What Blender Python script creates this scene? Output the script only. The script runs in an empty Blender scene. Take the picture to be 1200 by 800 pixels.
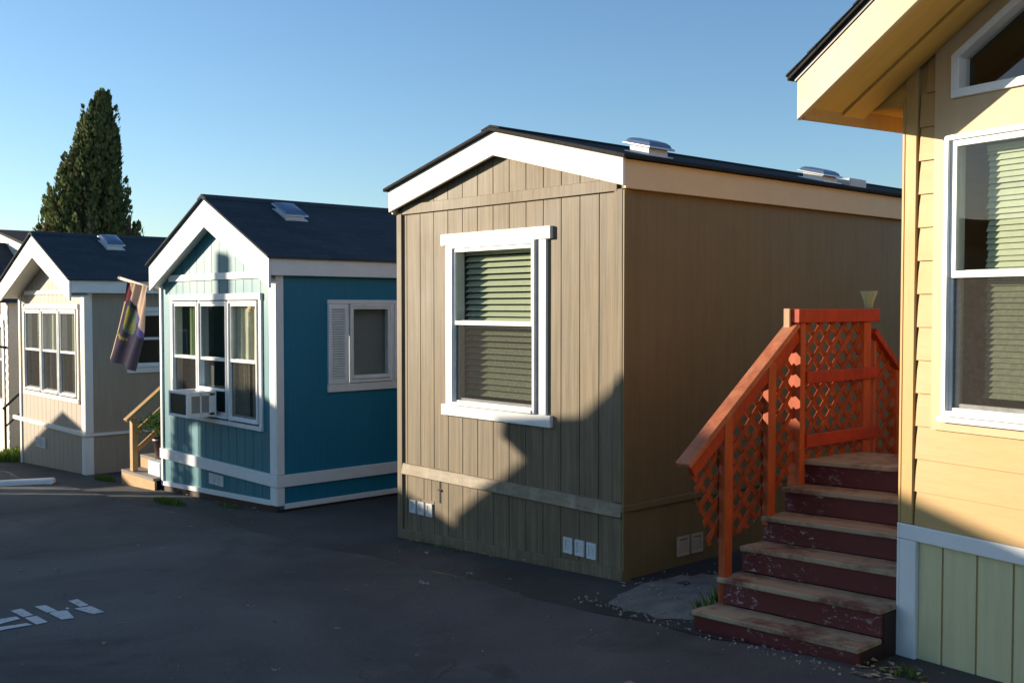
import bpy, bmesh, math, random
from mathutils import Vector, Matrix
random.seed(11)
SC = bpy.context.scene
COL = SC.collection
SUN_EL = math.radians(10.9)
SUN_DIR = Vector((0.624, 0.396, -0.143)).normalized()      # the way the light travels

# ------------------------------------------------------------------ helpers
def gz(x):
    """Height of the sloping lane."""
    return 0.05 * (min(max(x, -45.0), 15.0) + 5.02)

F_PX = 1210.0; PITCH = math.atan(41 / F_PX); YAW = math.radians(48.03); EYE = 2.0
_F = Vector((-math.sin(YAW) * math.cos(PITCH), math.cos(YAW) * math.cos(PITCH), -math.sin(PITCH)))
_R = Vector((math.cos(YAW), math.sin(YAW), 0)); _U = _R.cross(_F)
def at(px, py, Y):
    """Survey helper: where the sight line through a photo point meets the plane y = Y."""
    r = _F + _R * ((px - 600) / F_PX) - _U * ((py - 400) / F_PX)
    return r * (Y / r.y) + Vector((0, 0, EYE))
def on_ground(px, py, dz=0.0):
    r = _F + _R * ((px - 600) / F_PX) - _U * ((py - 400) / F_PX)
    t = (-EYE + 0.05 * 5.02 + dz) / (r.z - 0.05 * r.x)
    return r * t + Vector((0, 0, EYE))

def link(o, parent=None):
    COL.objects.link(o)
    if parent: o.parent = parent
    return o
MW = {}
def thing(name, label, cat, loc, rz=0.0, group=None):
    o = bpy.data.objects.new(name, None); o.empty_display_size = 0.2
    link(o); o.location = loc; o.rotation_euler = (0, 0, rz)
    o['label'] = label; o['category'] = cat
    if group: o['group'] = group
    MW[o.name] = Matrix.Translation(Vector(loc)) @ Matrix.Rotation(rz, 4, 'Z')
    return o
def tag(o, label, cat, group=None):
    o['label'] = label; o['category'] = cat
    if group: o['group'] = group
    return o

class MB:
    """Collects geometry in world space and links it as one mesh object."""
    def __init__(s, xf=None, P=None):
        s.v = []; s.f = []; s.m = []; s.xf = xf; s.P = P; s.cm = 0
    def add(s, pts, faces):
        b = len(s.v)
        for p in pts:
            p = Vector(p)
            if s.xf is not None: p = s.xf @ p
            s.v.append(p)
        for f in faces:
            s.f.append([b + i for i in f]); s.m.append(s.cm)
    def hexa(s, p):
        s.add(p, [(0, 3, 2, 1), (4, 5, 6, 7), (0, 1, 5, 4), (1, 2, 6, 5), (2, 3, 7, 6), (3, 0, 4, 7)])
    def box(s, x0, x1, y0, y1, z0, z1):
        s.hexa([(x0, y0, z0), (x1, y0, z0), (x1, y1, z0), (x0, y1, z0),
                (x0, y0, z1), (x1, y0, z1), (x1, y1, z1), (x0, y1, z1)])
    def fbox(s, a0, a1, o0, o1, z0, z1):
        """Box in the frame of a wall: along, outward, up; z may be a function of the along coordinate."""
        P = s.P; zf = lambda z, a: z(a) if callable(z) else z
        s.hexa([P(a0, o0, zf(z0, a0)), P(a1, o0, zf(z0, a1)), P(a1, o1, zf(z0, a1)), P(a0, o1, zf(z0, a0)),
                P(a0, o0, zf(z1, a0)), P(a1, o0, zf(z1, a1)), P(a1, o1, zf(z1, a1)), P(a0, o1, zf(z1, a0))])
    def quad(s, a, b, c, d): s.add([a, b, c, d], [(0, 1, 2, 3)])
    def prism(s, poly, fn, d0, d1):
        n = len(poly)
        s.add([fn(a, b, d0) for a, b in poly] + [fn(a, b, d1) for a, b in poly],
              [tuple(range(n)), tuple(range(2 * n - 1, n - 1, -1))] +
              [(i, (i + 1) % n, n + (i + 1) % n, n + i) for i in range(n)])
    def bar(s, p0, p1, w, h, up=(0, 0, 1)):
        p0 = Vector(p0); p1 = Vector(p1); d = (p1 - p0).normalized(); up = Vector(up)
        r = d.cross(up).normalized(); u = r.cross(d).normalized()
        c = [(-w / 2, -h / 2), (w / 2, -h / 2), (w / 2, h / 2), (-w / 2, h / 2)]
        s.hexa([p0 + r * a + u * b for a, b in c] + [p1 + r * a + u * b for a, b in c])
    def tube(s, pts, rad, n=10, cap=True):
        pts = [Vector(p) for p in pts]; rings = []
        if not hasattr(rad, '__len__'): rad = [rad] * len(pts)
        b = len(s.v); out = []; fs = []
        for i, p in enumerate(pts):
            d = (pts[min(i + 1, len(pts) - 1)] - pts[max(i - 1, 0)]).normalized()
            up = Vector((0, 0, 1)) if abs(d.z) < .9 else Vector((1, 0, 0))
            r = d.cross(up).normalized(); u = r.cross(d)
            for k in range(n):
                a = 2 * math.pi * k / n
                out.append(p + r * math.cos(a) * rad[i] + u * math.sin(a) * rad[i])
        for i in range(len(pts) - 1):
            for k in range(n):
                fs.append((i * n + k, i * n + (k + 1) % n, (i + 1) * n + (k + 1) % n, (i + 1) * n + k))
        if cap:
            fs.append(tuple(range(n - 1, -1, -1))); fs.append(tuple((len(pts) - 1) * n + k for k in range(n)))
        s.add(out, fs)
    def lathe(s, c, prof, n=24, cap=True):
        out = []; fs = []
        for r, z in prof:
            for k in range(n):
                a = 2 * math.pi * k / n; out.append((c[0] + r * math.cos(a), c[1] + r * math.sin(a), c[2] + z))
        for i in range(len(prof) - 1):
            for k in range(n): fs.append((i * n + k, i * n + (k + 1) % n, (i + 1) * n + (k + 1) % n, (i + 1) * n + k))
        if cap: fs.append(tuple(range(n - 1, -1, -1))); fs.append(tuple((len(prof) - 1) * n + k for k in range(n)))
        s.add(out, fs)
    def siding(s, a0, a1, zb, zt, step=None, gw=.009, gd=.006, off=0.0, holes=(), phase=0.0, extra=()):
        """Sheet of vertical boards with real grooves, cut round openings."""
        P = s.P; zbf = zb if callable(zb) else (lambda a: zb); ztf = zt if callable(zt) else (lambda a: zt)
        br = {a0, a1}; gr = []
        if step:
            k = a0 + phase
            while k < a1:
                if k > a0 + .02 and k + gw < a1 - .02: gr.append((k, k + gw)); br |= {k, k + gw}
                k += step
        for e in extra:
            if a0 < e < a1: br.add(e)
        for h in holes:
            for e in h[:2]:
                if a0 < e < a1: br.add(e)
        br = sorted(br); prev = None
        for a, b in zip(br[:-1], br[1:]):
            m = (a + b) / 2; g = any(x <= m <= y for x, y in gr); o = off - (gd if g else 0)
            segs = []; lo = zbf
            for h in sorted([h for h in holes if h[0] <= m <= h[1]], key=lambda h: (h[2](m) if callable(h[2]) else h[2])):
                h0 = h[2] if callable(h[2]) else (lambda x, z=h[2]: z)
                h1 = h[3] if callable(h[3]) else (lambda x, z=h[3]: z)
                segs.append((lo, h0)); lo = h1
            segs.append((lo, ztf))
            for l, t in segs:
                if t(m) > l(m): s.quad(P(a, o, l(a)), P(b, o, l(b)), P(b, o, t(b)), P(a, o, t(a)))
                if prev is not None and abs(prev - o) > 1e-6 and t(m) > l(m):
                    s.quad(P(a, prev, l(a)), P(a, o, l(a)), P(a, o, t(a)), P(a, prev, t(a)))
            prev = o
    def build(s, name, mat, parent=None, smooth=False, bevel=0.0, kind=None):
        me = bpy.data.meshes.new(name)
        if parent is not None: M = MW[parent.name]
        else:
            xs = [v.x for v in s.v]; ys = [v.y for v in s.v]; zs = [v.z for v in s.v]
            M = Matrix.Translation(((min(xs) + max(xs)) / 2, (min(ys) + max(ys)) / 2, min(zs)))
        I = M.inverted()
        me.from_pydata([I @ v for v in s.v], [], s.f)
        mats = mat if isinstance(mat, (list, tuple)) else [mat]
        for m in mats: me.materials.append(m)
        if len(mats) > 1: me.polygons.foreach_set('material_index', s.m)
        bm = bmesh.new(); bm.from_mesh(me)
        bmesh.ops.recalc_face_normals(bm, faces=bm.faces)
        if bevel:
            ed = [e for e in bm.edges if len(e.link_faces) == 2 and e.calc_face_angle() > .6]
            bmesh.ops.bevel(bm, geom=ed, offset=bevel, segments=1, affect='EDGES', clamp_overlap=True)
        bm.to_mesh(me); bm.free()
        if smooth: me.polygons.foreach_set('use_smooth', [True] * len(me.polygons))
        o = bpy.data.objects.new(name, me); link(o, parent)
        if parent is None: o.location = M.translation
        MW[o.name] = M
        if kind: o['kind'] = kind
        return o

# ------------------------------------------------------------------ materials
class NT:
    def __init__(s, name):
        s.mat = bpy.data.materials.new(name); s.mat.use_nodes = True
        s.t = s.mat.node_tree; s.t.nodes.clear()
        s.out = s.n('ShaderNodeOutputMaterial'); s.co = s.n('ShaderNodeTexCoord')
    def n(s, t, **k):
        x = s.t.nodes.new(t)
        for a, b in k.items():
            if hasattr(x, a): setattr(x, a, b)
        return x
    def l(s, a, b): s.t.links.new(a, b)
    def mapping(s, scale, src=None):
        m = s.n('ShaderNodeMapping'); m.inputs['Scale'].default_value = scale
        s.l(src or s.co.outputs['Object'], m.inputs['Vector']); return m.outputs['Vector']
    def noise(s, scale, detail=5, rough=.55, vec=None, dist=0.0):
        x = s.n('ShaderNodeTexNoise'); x.inputs['Scale'].default_value = scale; x.inputs['Detail'].default_value = detail
        x.inputs['Roughness'].default_value = rough; x.inputs['Distortion'].default_value = dist
        s.l(vec or s.co.outputs['Object'], x.inputs['Vector']); return x.outputs['Fac']
    def ramp(s, src, stops):
        r = s.n('ShaderNodeValToRGB'); e = r.color_ramp.elements
        while len(e) < len(stops): e.new(.5)
        for i, (p, c) in enumerate(stops):
            e[i].position = p; e[i].color = (c, c, c, 1) if not hasattr(c, '__len__') else (*c, 1)
        s.l(src, r.inputs['Fac']); return r.outputs['Color']
    def mix(s, fac, a, b, mode='MIX'):
        x = s.n('ShaderNodeMix', data_type='RGBA', blend_type=mode)
        for i, v in ((0, fac), (6, a), (7, b)):
            if isinstance(v, (int, float)): x.inputs[i].default_value = v
            elif hasattr(v, '__len__'): x.inputs[i].default_value = (*v, 1)
            else: s.l(v, x.inputs[i])
        return x.outputs[2]
    def math(s, op, a, b=0.0):
        x = s.n('ShaderNodeMath', operation=op)
        for i, v in ((0, a), (1, b)):
            if isinstance(v, (int, float)): x.inputs[i].default_value = v
            else: s.l(v, x.inputs[i])
        return x.outputs[0]
    def bsdf(s, color, rough=.6, spec=.4, bump=None, bstr=.3, bdist=.01, metal=0.0):
        b = s.n('ShaderNodeBsdfPrincipled')
        for k, v in (('Base Color', color), ('Roughness', rough)):
            if hasattr(v, '__len__'): b.inputs[k].default_value = (*v, 1)
            elif isinstance(v, (int, float)): b.inputs[k].default_value = v
            else: s.l(v, b.inputs[k])
        b.inputs['Specular IOR Level'].default_value = spec; b.inputs['Metallic'].default_value = metal
        if bump is not None:
            k = s.n('ShaderNodeBump'); k.inputs['Strength'].default_value = bstr; k.inputs['Distance'].default_value = bdist
            s.l(bump, k.inputs['Height']); s.l(k.outputs['Normal'], b.inputs['Normal'])
        s.l(b.outputs[0], s.out.inputs['Surface']); return b

def sc(c, k): return tuple(min(1, x * k) for x in c)
def paint(name, col, var=.10, grain=(30, 30, 2.0), gvar=.10, rough=.55, bump=.25, dirt=None, damt=.25, spec=.35):
    """Painted or stained boards: broad patchiness, grain along the board, a little grime."""
    t = NT(name)
    big = t.noise(1.1, 6, .6); g = t.noise(1.0, 5, .65, t.mapping(grain)); fine = t.noise(90, 3)
    c = t.mix(t.ramp(big, [(.3, 0), (.7, 1)]), sc(col, 1 - var), sc(col, 1 + var))
    c = t.mix(t.ramp(g, [(.35, 0), (.65, 1)]), t.mix(1.0, c, (1 - gvar,) * 3, 'MULTIPLY'), c)
    if dirt:
        d = t.noise(2.3, 8, .7, t.mapping((2.2, 2.2, .8)))
        c = t.mix(t.math('MULTIPLY', t.ramp(d, [(.5, 0), (.72, 1)]), damt), c, dirt)
    h = t.math('ADD', t.math('MULTIPLY', g, .8), t.math('MULTIPLY', fine, .25))
    t.bsdf(c, t.ramp(big, [(.2, rough - .1), (.8, min(1, rough + .12))]), spec, h, bump, .004)
    return t.mat
def plain(name, col, rough=.5, spec=.4, metal=0.0, var=.08, sc_=6.0, bump=.08):
    t = NT(name); b = t.noise(sc_, 5); f = t.noise(sc_ * 18, 3)
    c = t.mix(t.ramp(b, [(.3, 0), (.7, 1)]), sc(col, 1 - var), sc(col, 1 + var))
    t.bsdf(c, rough, spec, f, bump, .002, metal); return t.mat
def shingle(name, col):
    t = NT(name)
    sep = t.n('ShaderNodeSeparateXYZ'); t.l(t.co.outputs['Object'], sep.inputs[0])
    cb = t.n('ShaderNodeCombineXYZ'); t.l(sep.outputs['Y'], cb.inputs[0]); t.l(sep.outputs['X'], cb.inputs[1])
    br = t.n('ShaderNodeTexBrick'); br.offset = .5
    for k, v in (('Scale', 1.0), ('Brick Width', .31), ('Row Height', .13), ('Mortar Size', .006), ('Mortar Smooth', .3), ('Bias', .0)):
        br.inputs[k].default_value = v
    br.inputs['Color1'].default_value = (*sc(col, .72), 1); br.inputs['Color2'].default_value = (*sc(col, 1.3), 1)
    br.inputs['Mortar'].default_value = (*sc(col, .4), 1)
    t.l(cb.outputs[0], br.inputs['Vector'])
    n = t.noise(140, 3, .7); b = t.noise(1.3, 5)
    c = t.mix(.55, br.outputs['Color'], t.ramp(n, [(.3, sc(col, .5)), (.75, sc(col, 1.7))]))
    c = t.mix(t.ramp(b, [(.4, 0), (.8, .35)]), c, sc(col, 1.5))
    h = t.math('ADD', t.math('MULTIPLY', n, .4), t.math('MULTIPLY', br.outputs['Fac'], -1.2))
    t.bsdf(c, .92, .15, h, .6, .006); return t.mat
def glass(name, tint=(.80, .86, .82), ior=1.5, boost=1.0):
    t = NT(name)
    tr = t.n('ShaderNodeBsdfTransparent'); tr.inputs[0].default_value = (*tint, 1)
    gl = t.n('ShaderNodeBsdfGlossy'); gl.inputs['Roughness'].default_value = .015
    w = t.noise(1.7, 2); bp = t.n('ShaderNodeBump'); bp.inputs['Strength'].default_value = .06; bp.inputs['Distance'].default_value = .02
    t.l(w, bp.inputs['Height']); t.l(bp.outputs[0], gl.inputs['Normal'])
    fr = t.n('ShaderNodeLayerWeight'); fr.inputs['Blend'].default_value = .5
    fac = t.math('ADD', t.math('MULTIPLY', t.math('POWER', fr.outputs['Facing'], 4.5), .92), .06 * boost)
    m = t.n('ShaderNodeMixShader'); t.l(fac, m.inputs[0]); t.l(tr.outputs[0], m.inputs[1]); t.l(gl.outputs[0], m.inputs[2])
    t.l(m.outputs[0], t.out.inputs['Surface']); return t.mat
def mesh_screen(name, col=(.06, .055, .05), cover=.5):
    t = NT(name)
    tr = t.n('ShaderNodeBsdfTransparent'); df = t.n('ShaderNodeBsdfDiffuse'); df.inputs[0].default_value = (*col, 1)
    m = t.n('ShaderNodeMixShader')
    n = t.noise(45, 4, .7); t.l(t.ramp(n, [(.3, cover - .1), (.7, cover + .1)]), m.inputs[0])
    t.l(tr.outputs[0], m.inputs[1]); t.l(df.outputs[0], m.inputs[2]); t.l(m.outputs[0], t.out.inputs['Surface']); return t.mat
def cloth(name, col, trans=.4):
    t = NT(name)
    w = t.noise(25, 4, .6); c = t.mix(w, sc(col, .85), sc(col, 1.12))
    d = t.n('ShaderNodeBsdfDiffuse'); tl = t.n('ShaderNodeBsdfTranslucent'); t.l(c, d.inputs[0]); t.l(c, tl.inputs[0])
    m = t.n('ShaderNodeMixShader'); m.inputs[0].default_value = trans
    t.l(d.outputs[0], m.inputs[1]); t.l(tl.outputs[0], m.inputs[2]); t.l(m.outputs[0], t.out.inputs['Surface']); return t.mat
def asphalt(name, base, patch=(.075, .07, .064)):
    t = NT(name)
    a = t.noise(.55, 6, .6, None, .6); b = t.noise(2.6, 6, .65); f = t.noise(260, 2, .7); m = t.noise(60, 4, .6)
    c = t.mix(t.ramp(a, [(.35, 0), (.68, 1)]), sc(base, .62), sc(base, 1.35))
    c = t.mix(t.math('MULTIPLY', t.ramp(b, [(.55, 0), (.74, 1)]), .55), c, patch)
    c = t.mix(t.ramp(f, [(.56, 0), (.74, .6)]), c, sc(base, 2.6))
    c = t.mix(t.ramp(m, [(.3, .45), (.5, 0)]), c, sc(base, .45))
    oil = t.noise(.95, 4, .5, None, 1.2); c = t.mix(t.ramp(oil, [(.62, 0), (.72, .55)]), c, sc(base, .40))
    vo = t.n('ShaderNodeTexVoronoi', feature='DISTANCE_TO_EDGE'); vo.inputs['Scale'].default_value = .42
    wv = t.n('ShaderNodeVectorMath', operation='ADD'); t.l(t.co.outputs['Object'], wv.inputs[0])
    nz = t.n('ShaderNodeTexNoise'); nz.inputs['Scale'].default_value = 1.6; nz.inputs['Detail'].default_value = 6
    t.l(t.co.outputs['Object'], nz.inputs['Vector']); t.l(nz.outputs['Color'], wv.inputs[1]); t.l(wv.outputs[0], vo.inputs['Vector'])
    cr = t.math('MULTIPLY', t.ramp(vo.outputs['Distance'], [(.0, 1), (.006, 0)]), t.ramp(b, [(.50, 0), (.68, 1)]))
    c = t.mix(t.math('MULTIPLY', cr, .6), c, sc(base, .3))
    h = t.math('SUBTRACT', t.math('ADD', t.math('MULTIPLY', f, .35), t.math('MULTIPLY', m, .6)), t.math('MULTIPLY', cr, 1.5))
    t.bsdf(c, t.ramp(b, [(.2, .78), (.8, .95)]), .3, h, .5, .006); return t.mat
def worn_riser(name):
    t = NT(name)
    g = t.noise(1.0, 5, .6, t.mapping((3, 3, 30))); b = t.noise(3, 5)
    c = t.mix(b, (.075, .011, .012), (.135, .020, .018))
    fl = t.noise(17, 9, .8, t.mapping((1.0, 1.0, 2.0)), .3); big = t.noise(2.2, 3)
    k = t.math('MULTIPLY', t.ramp(fl, [(.56, 0), (.60, 1)]), t.ramp(big, [(.48, 0), (.60, 1)]))
    c = t.mix(k, c, t.mix(g, (.30, .26, .25), (.52, .47, .45)))
    t.bsdf(c, t.ramp(b, [(.2, .38), (.8, .6)]), .45, t.math('SUBTRACT', g, t.math('MULTIPLY', k, .6)), .3, .004); return t.mat
def worn_tread(name):
    t = NT(name)
    g = t.noise(1.0, 6, .65, t.mapping((2.2, 26, 8))); b = t.noise(2.4, 6, .65); f = t.noise(11, 7, .7)
    c = t.mix(g, (.26, .18, .11), (.52, .39, .25))
    c = t.mix(t.ramp(t.math('ADD', t.math('MULTIPLY', b, .6), t.math('MULTIPLY', f, .4)), [(.48, 0), (.62, 1)]), c, (.15, .058, .04))
    t.bsdf(c, .7, .3, g, .5, .005); return t.mat

M = {}
M['brown'] = paint('weathered brown stain', (.225, .170, .102), .20, (38, 38, 1.2), .42, .6, .35, (.11, .085, .055), .45)
M['brown_shaded'] = paint('brown paint with shade and bounce', (.225, .163, .066), .10, (22, 22, .7), .12, .5, .15, (.13, .10, .04), .35)  # side copy of the brown, shade and warm bounce put into its colour
M['brown_left'] = paint('brown darkened against bounce', (.13, .11, .09), .12, (30, 30, 1.2), .3, .6, .3)  # unseen left wall, darkened to keep its bounce off the teal side
M['brown_worn'] = paint('worn pale brown drip board', (.27, .21, .135), .16, (6, 6, 30), .30, .6, .5, (.48, .40, .29), .55)
M['cream'] = paint('cream fascia paint', (.80, .76, .66), .04, (6, 6, 6), .06, .5, .15)
M['bounce_fascia'] = paint('fascia paint with warm bounce', (.80, .62, .36), .05, (6, 6, 6), .06, .5, .15)  # tan holds the golden bounce light on the side fascia
M['white'] = paint('white trim paint', (.80, .79, .76), .04, (8, 8, 8), .06, .45, .15)
M['vinyl'] = plain('white vinyl', (.82, .82, .80), .3, .45)
M['teal'] = paint('sunlit teal front coat', (.028, .20, .245), .12, (35, 35, 1.6), .24, .5, .25, (.075, .24, .25), .3)  # lit copy of the teal, sunlight on the front put into the colour
M['teal_shaded'] = paint('teal siding paint', (.014, .185, .285), .08, (35, 35, 1.6), .10, .5, .2)  # shaded copy of the teal, shade of the side put into the colour
M['taupe'] = paint('taupe siding paint', (.385, .325, .25), .06, (35, 35, 1.6), .14, .6, .25)
M['ivory'] = paint('ivory siding paint', (.74, .70, .60), .05, (3, 3, 20), .08, .6, .2)
M['yellow'] = paint('pale yellow siding paint', (.50, .315, .125), .05, (3, 3, 24), .09, .5, .25, (.40, .26, .13), .3)
M['yellow_trim'] = paint('pale yellow trim paint', (.53, .33, .12), .04, (22, 22, 2), .10, .5, .2)
M['yellow_cream'] = paint('cream panel paint', (.58, .415, .24), .03, (18, 18, 2), .06, .5, .15)
M['ochre'] = paint('soffit paint with warm bounce', (.66, .42, .105), .08, (3, 20, 3), .12, .55, .2)  # brighter and warmer than the trim, bounce under the eave coloured in
M['skirt_olive'] = paint('sage skirting paint', (.66, .59, .33), .06, (25, 25, 2), .10, .55, .2)
M['shingle_blue'] = shingle('blue grey shingles', (.047, .057, .067))
M['shingle_black'] = shingle('charcoal shingles', (.030, .029, .030))
M['drip'] = plain('dark drip edge', (.06, .06, .065), .45)
M['glass'] = glass('window glass')
M['glass_dark'] = glass('window glass reflecting', (.86, .91, .87), 1.5, 1.1)
M['screen'] = mesh_screen('insect screen')
M['blind'] = cloth('cream blind slats', (.66, .66, .50), .15)
M['curtain'] = cloth('cream curtain', (.74, .70, .56), .25)
M['curtain_green'] = cloth('pale green curtain', (.46, .54, .32), .3)
M['roller'] = cloth('grey roller shade', (.34, .34, .36), .0)
M['room'] = plain('dim room paint', (.22, .20, .18), .8)
M['room_dark'] = plain('dark room furniture', (.07, .06, .055), .7)
M['asphalt'] = asphalt('road asphalt', (.086, .084, .081), (.135, .122, .106))
M['asphalt_old'] = asphalt('older asphalt', (.062, .059, .054), (.10, .088, .073))
M['marking'] = None
M['concrete'] = plain('crumbling concrete', (.20, .19, .165), .9, .2, 0, .25, 5, .5)
M['stone'] = plain('pale gravel', (.27, .25, .215), .9, .2, 0, .3, 20)
M['red'] = paint('orange red stain', (.44, .048, .012), .22, (14, 14, 9), .3, .45, .35, (.16, .018, .010), .45)
M['red_lattice'] = paint('dull red lattice stain', (.36, .066, .020), .25, (9, 9, 9), .35, .55, .35, (.12, .03, .015), .5)
M['red_post'] = paint('faded orange post stain', (.50, .098, .026), .2, (16, 16, 5), .25, .5, .3, (.22, .04, .015), .4)
M['bare_wood'] = paint('bare pinkish wood', (.52, .33, .19), .12, (20, 20, 3), .2, .6, .3)
M['red_cap'] = paint('faded red rail stain', (.50, .16, .075), .2, (20, 8, 20), .35, .5, .4, (.5, .30, .18), .5)
M['riser'] = worn_riser('peeling dark red paint')
M['tread'] = worn_tread('worn wooden tread')
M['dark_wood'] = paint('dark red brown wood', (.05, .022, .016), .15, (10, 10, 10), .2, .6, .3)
M['pine'] = paint('honey pine', (.50, .29, .11), .10, (12, 12, 12), .22, .55, .25)
M['grey_wood'] = paint('grey weathered wood', (.26, .235, .21), .12, (8, 8, 20), .2, .8, .3)
M['galv'] = plain('galvanised sheet', (.55, .57, .60), .32, .5, .75, .06, 8)
M['skydome'] = plain('smoky skylight dome', (.10, .15, .24), .12, .6, 0, .05)
M['black_metal'] = plain('black metal', (.02, .02, .02), .4, .5, .3)
M['vent'] = plain('pale vent plastic', (.62, .62, .60), .45)
M['vent_tan'] = plain('tan vent plastic', (.50, .42, .30), .5)
M['vent_dark'] = plain('vent slot', (.05, .05, .05), .8)
M['ac_grille'] = plain('dark grille', (.028, .032, .022), .6)
M['ac_fin'] = plain('grey fins', (.42, .40, .37), .5)
M['pot'] = plain('brown glazed pot', (.07, .035, .028), .35, .5)
M['soil'] = plain('dark soil', (.03, .022, .016), .95)
M['flag_dark'] = cloth('dark violet cloth', (.055, .05, .075), .15)
M['flag_red'] = cloth('plum cloth', (.16, .05, .06), .2)
M['flag_sunlit_peach'] = cloth('sunlit peach cloth', (.72, .50, .36), .35)
M['flag_yellow'] = cloth('yellow cloth', (.24, .20, .05), .2)
M['flag_green'] = cloth('green cloth', (.10, .15, .10), .2)
M['flag_blue'] = cloth('blue cloth', (.10, .10, .30), .2)
def frosted():
    t = NT('frosted vase glass'); tr = t.n('ShaderNodeBsdfTransparent'); tr.inputs[0].default_value = (.85, .9, .8, 1)
    d = t.n('ShaderNodeBsdfDiffuse'); d.inputs[0].default_value = (.75, .80, .62, 1)
    lw = t.n('ShaderNodeLayerWeight'); lw.inputs['Blend'].default_value = .5
    m = t.n('ShaderNodeMixShader'); t.l(t.math('ADD', t.math('MULTIPLY', t.math('POWER', lw.outputs['Facing'], 3.0), .75), .16), m.inputs[0])
    t.l(tr.outputs[0], m.inputs[1]); t.l(d.outputs[0], m.inputs[2]); t.l(m.outputs[0], t.out.inputs['Surface']); return t.mat
M['frost'] = frosted()
M['wood_pole'] = paint('pale wooden pole', (.58, .46, .32), .1, (10, 10, 10), .2, .5, .2)

def leafmat(name, c0, c1, trans=.25):
    t = NT(name); oi = t.n('ShaderNodeNewGeometry')
    c = t.mix(oi.outputs['Random Per Island'], c0, c1)
    d = t.n('ShaderNodeBsdfDiffuse'); tl = t.n('ShaderNodeBsdfTranslucent'); t.l(c, d.inputs[0]); t.l(c, tl.inputs[0])
    m = t.n('ShaderNodeMixShader'); m.inputs[0].default_value = trans
    t.l(d.outputs[0], m.inputs[1]); t.l(tl.outputs[0], m.inputs[2]); t.l(m.outputs[0], t.out.inputs['Surface']); return t.mat
M['conifer'] = leafmat('conifer sprays', (.055, .085, .038), (.19, .21, .085), .28)
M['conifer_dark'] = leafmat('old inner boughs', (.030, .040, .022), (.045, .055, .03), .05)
M['bark'] = plain('bark', (.10, .07, .05), .9)
M['grass'] = leafmat('grass blades', (.06, .12, .02), (.17, .24, .05))
M['leaf'] = leafmat('pot plant leaves', (.07, .15, .03), (.16, .28, .06))
M['dry'] = leafmat('dry leaves', (.22, .15, .08), (.45, .38, .26), .1)
def marking_mat():
    t = NT('worn road paint'); n = t.noise(30, 6, .75); b = t.noise(5, 4)
    k = t.ramp(t.math('ADD', t.math('MULTIPLY', n, .7), t.math('MULTIPLY', b, .3)), [(.36, 0), (.46, 1)])
    c = t.mix(k, (.10, .10, .10), t.mix(b, (.50, .50, .49), (.68, .68, .66)))
    t.bsdf(c, .75, .3, n, .4, .003); return t.mat
M['marking'] = marking_mat()

# ------------------------------------------------------------------ ground
def sheet(name, xs, ys, zoff, mat, jag=0.0, thick=0.0):
    m = MB(); nx = len(xs); ny = len(ys); pts = []
    for j, y in enumerate(ys):
        for i, x in enumerate(xs):
            yy = y
            if jag and j == ny - 1: yy += jag * (math.sin(x * 1.7) * .5 + math.sin(x * 4.3 + 1) * .3 + random.uniform(-.25, .25))
            pts.append((x, yy, gz(x) + zoff))
    fs = [(j * nx + i, j * nx + i + 1, (j + 1) * nx + i + 1, (j + 1) * nx + i) for j in range(ny - 1) for i in range(nx - 1)]
    m.add(pts, fs)
    if thick:
        top = [pts[(ny - 1) * nx + i] for i in range(nx)]
        for a, b in zip(top[:-1], top[1:]):
            m.quad(a, b, (b[0], b[1] + .012, b[2] - thick), (a[0], a[1] + .012, a[2] - thick))
    return m.build(name, mat, kind='structure')
sheet('ground', [-900, -300, -100, -45, -30, -20, -10, 0, 8, 15, 60, 250, 700], [-600, -150, -40, -15, -5, 0, 3, 6, 12, 25, 60, 200, 900], 0, M['asphalt_old'])
xs = [-60, -50, -45] + [-44.8 + .2 * i for i in range(int(59.6 / .2))] + [15, 22, 30]
xs = [x for x in xs]
sheet('road', xs, [-.75, 0, 1, 2, 3, 4, 4.82], .018, M['asphalt'], .10, .017)

# tar seam where the lane meets the older aprons
m = MB(); ya = lambda x: 4.82 + .10 * (math.sin(x * 1.7) * .5 + math.sin(x * 4.3 + 1) * .3)
q = -24.0; prev = None
while q < 6:
    w_ = .016 + .014 * math.sin(q * 3.1) * math.sin(q * 1.3) + random.uniform(-.005, .007); y = ya(q) + .03 + random.uniform(-.012, .012)
    cur = ((q, y - w_, gz(q) + .0045), (q, y + w_, gz(q) + .0045))
    if prev: m.quad(prev[0], cur[0], cur[1], prev[1])
    prev = cur; q += .07
m.build('tar_seam', plain('tar', (.012, .012, .012), .5), kind='structure')

# letters painted on the road (partly out of the frame to the left)
def road_poly(m, pts):
    P = []
    for x, y in pts:
        p = on_ground(x / 8.889, 680 + y / 8.889); P.append((p.x, p.y, gz(p.x) + .0225))
    m.add(P, [tuple(range(len(P)))])
mk = MB()
for pts in ([(-250, 500), (0, 432), (170, 405), (212, 430), (0, 484), (-170, 540)],
            [(-250, 500), (-170, 540), (0, 516), (280, 475), (335, 492), (70, 538), (-120, 580)],
            [(110, 345), (225, 320), (350, 390), (240, 412)], [(255, 420), (380, 398), (500, 462), (380, 490)],
            [(360, 300), (475, 285), (600, 345), (490, 365)], [(510, 370), (570, 352), (700, 340), (775, 420), (640, 438)],
            [(710, 240), (810, 222), (925, 285), (830, 303)], [(770, 322), (950, 295), (1085, 358), (970, 382)],
            [(680, 318), (705, 308), (725, 320), (700, 330)]):
    road_poly(mk, pts)
mk.build('road_marking', M['marking'], kind='structure')

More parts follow.
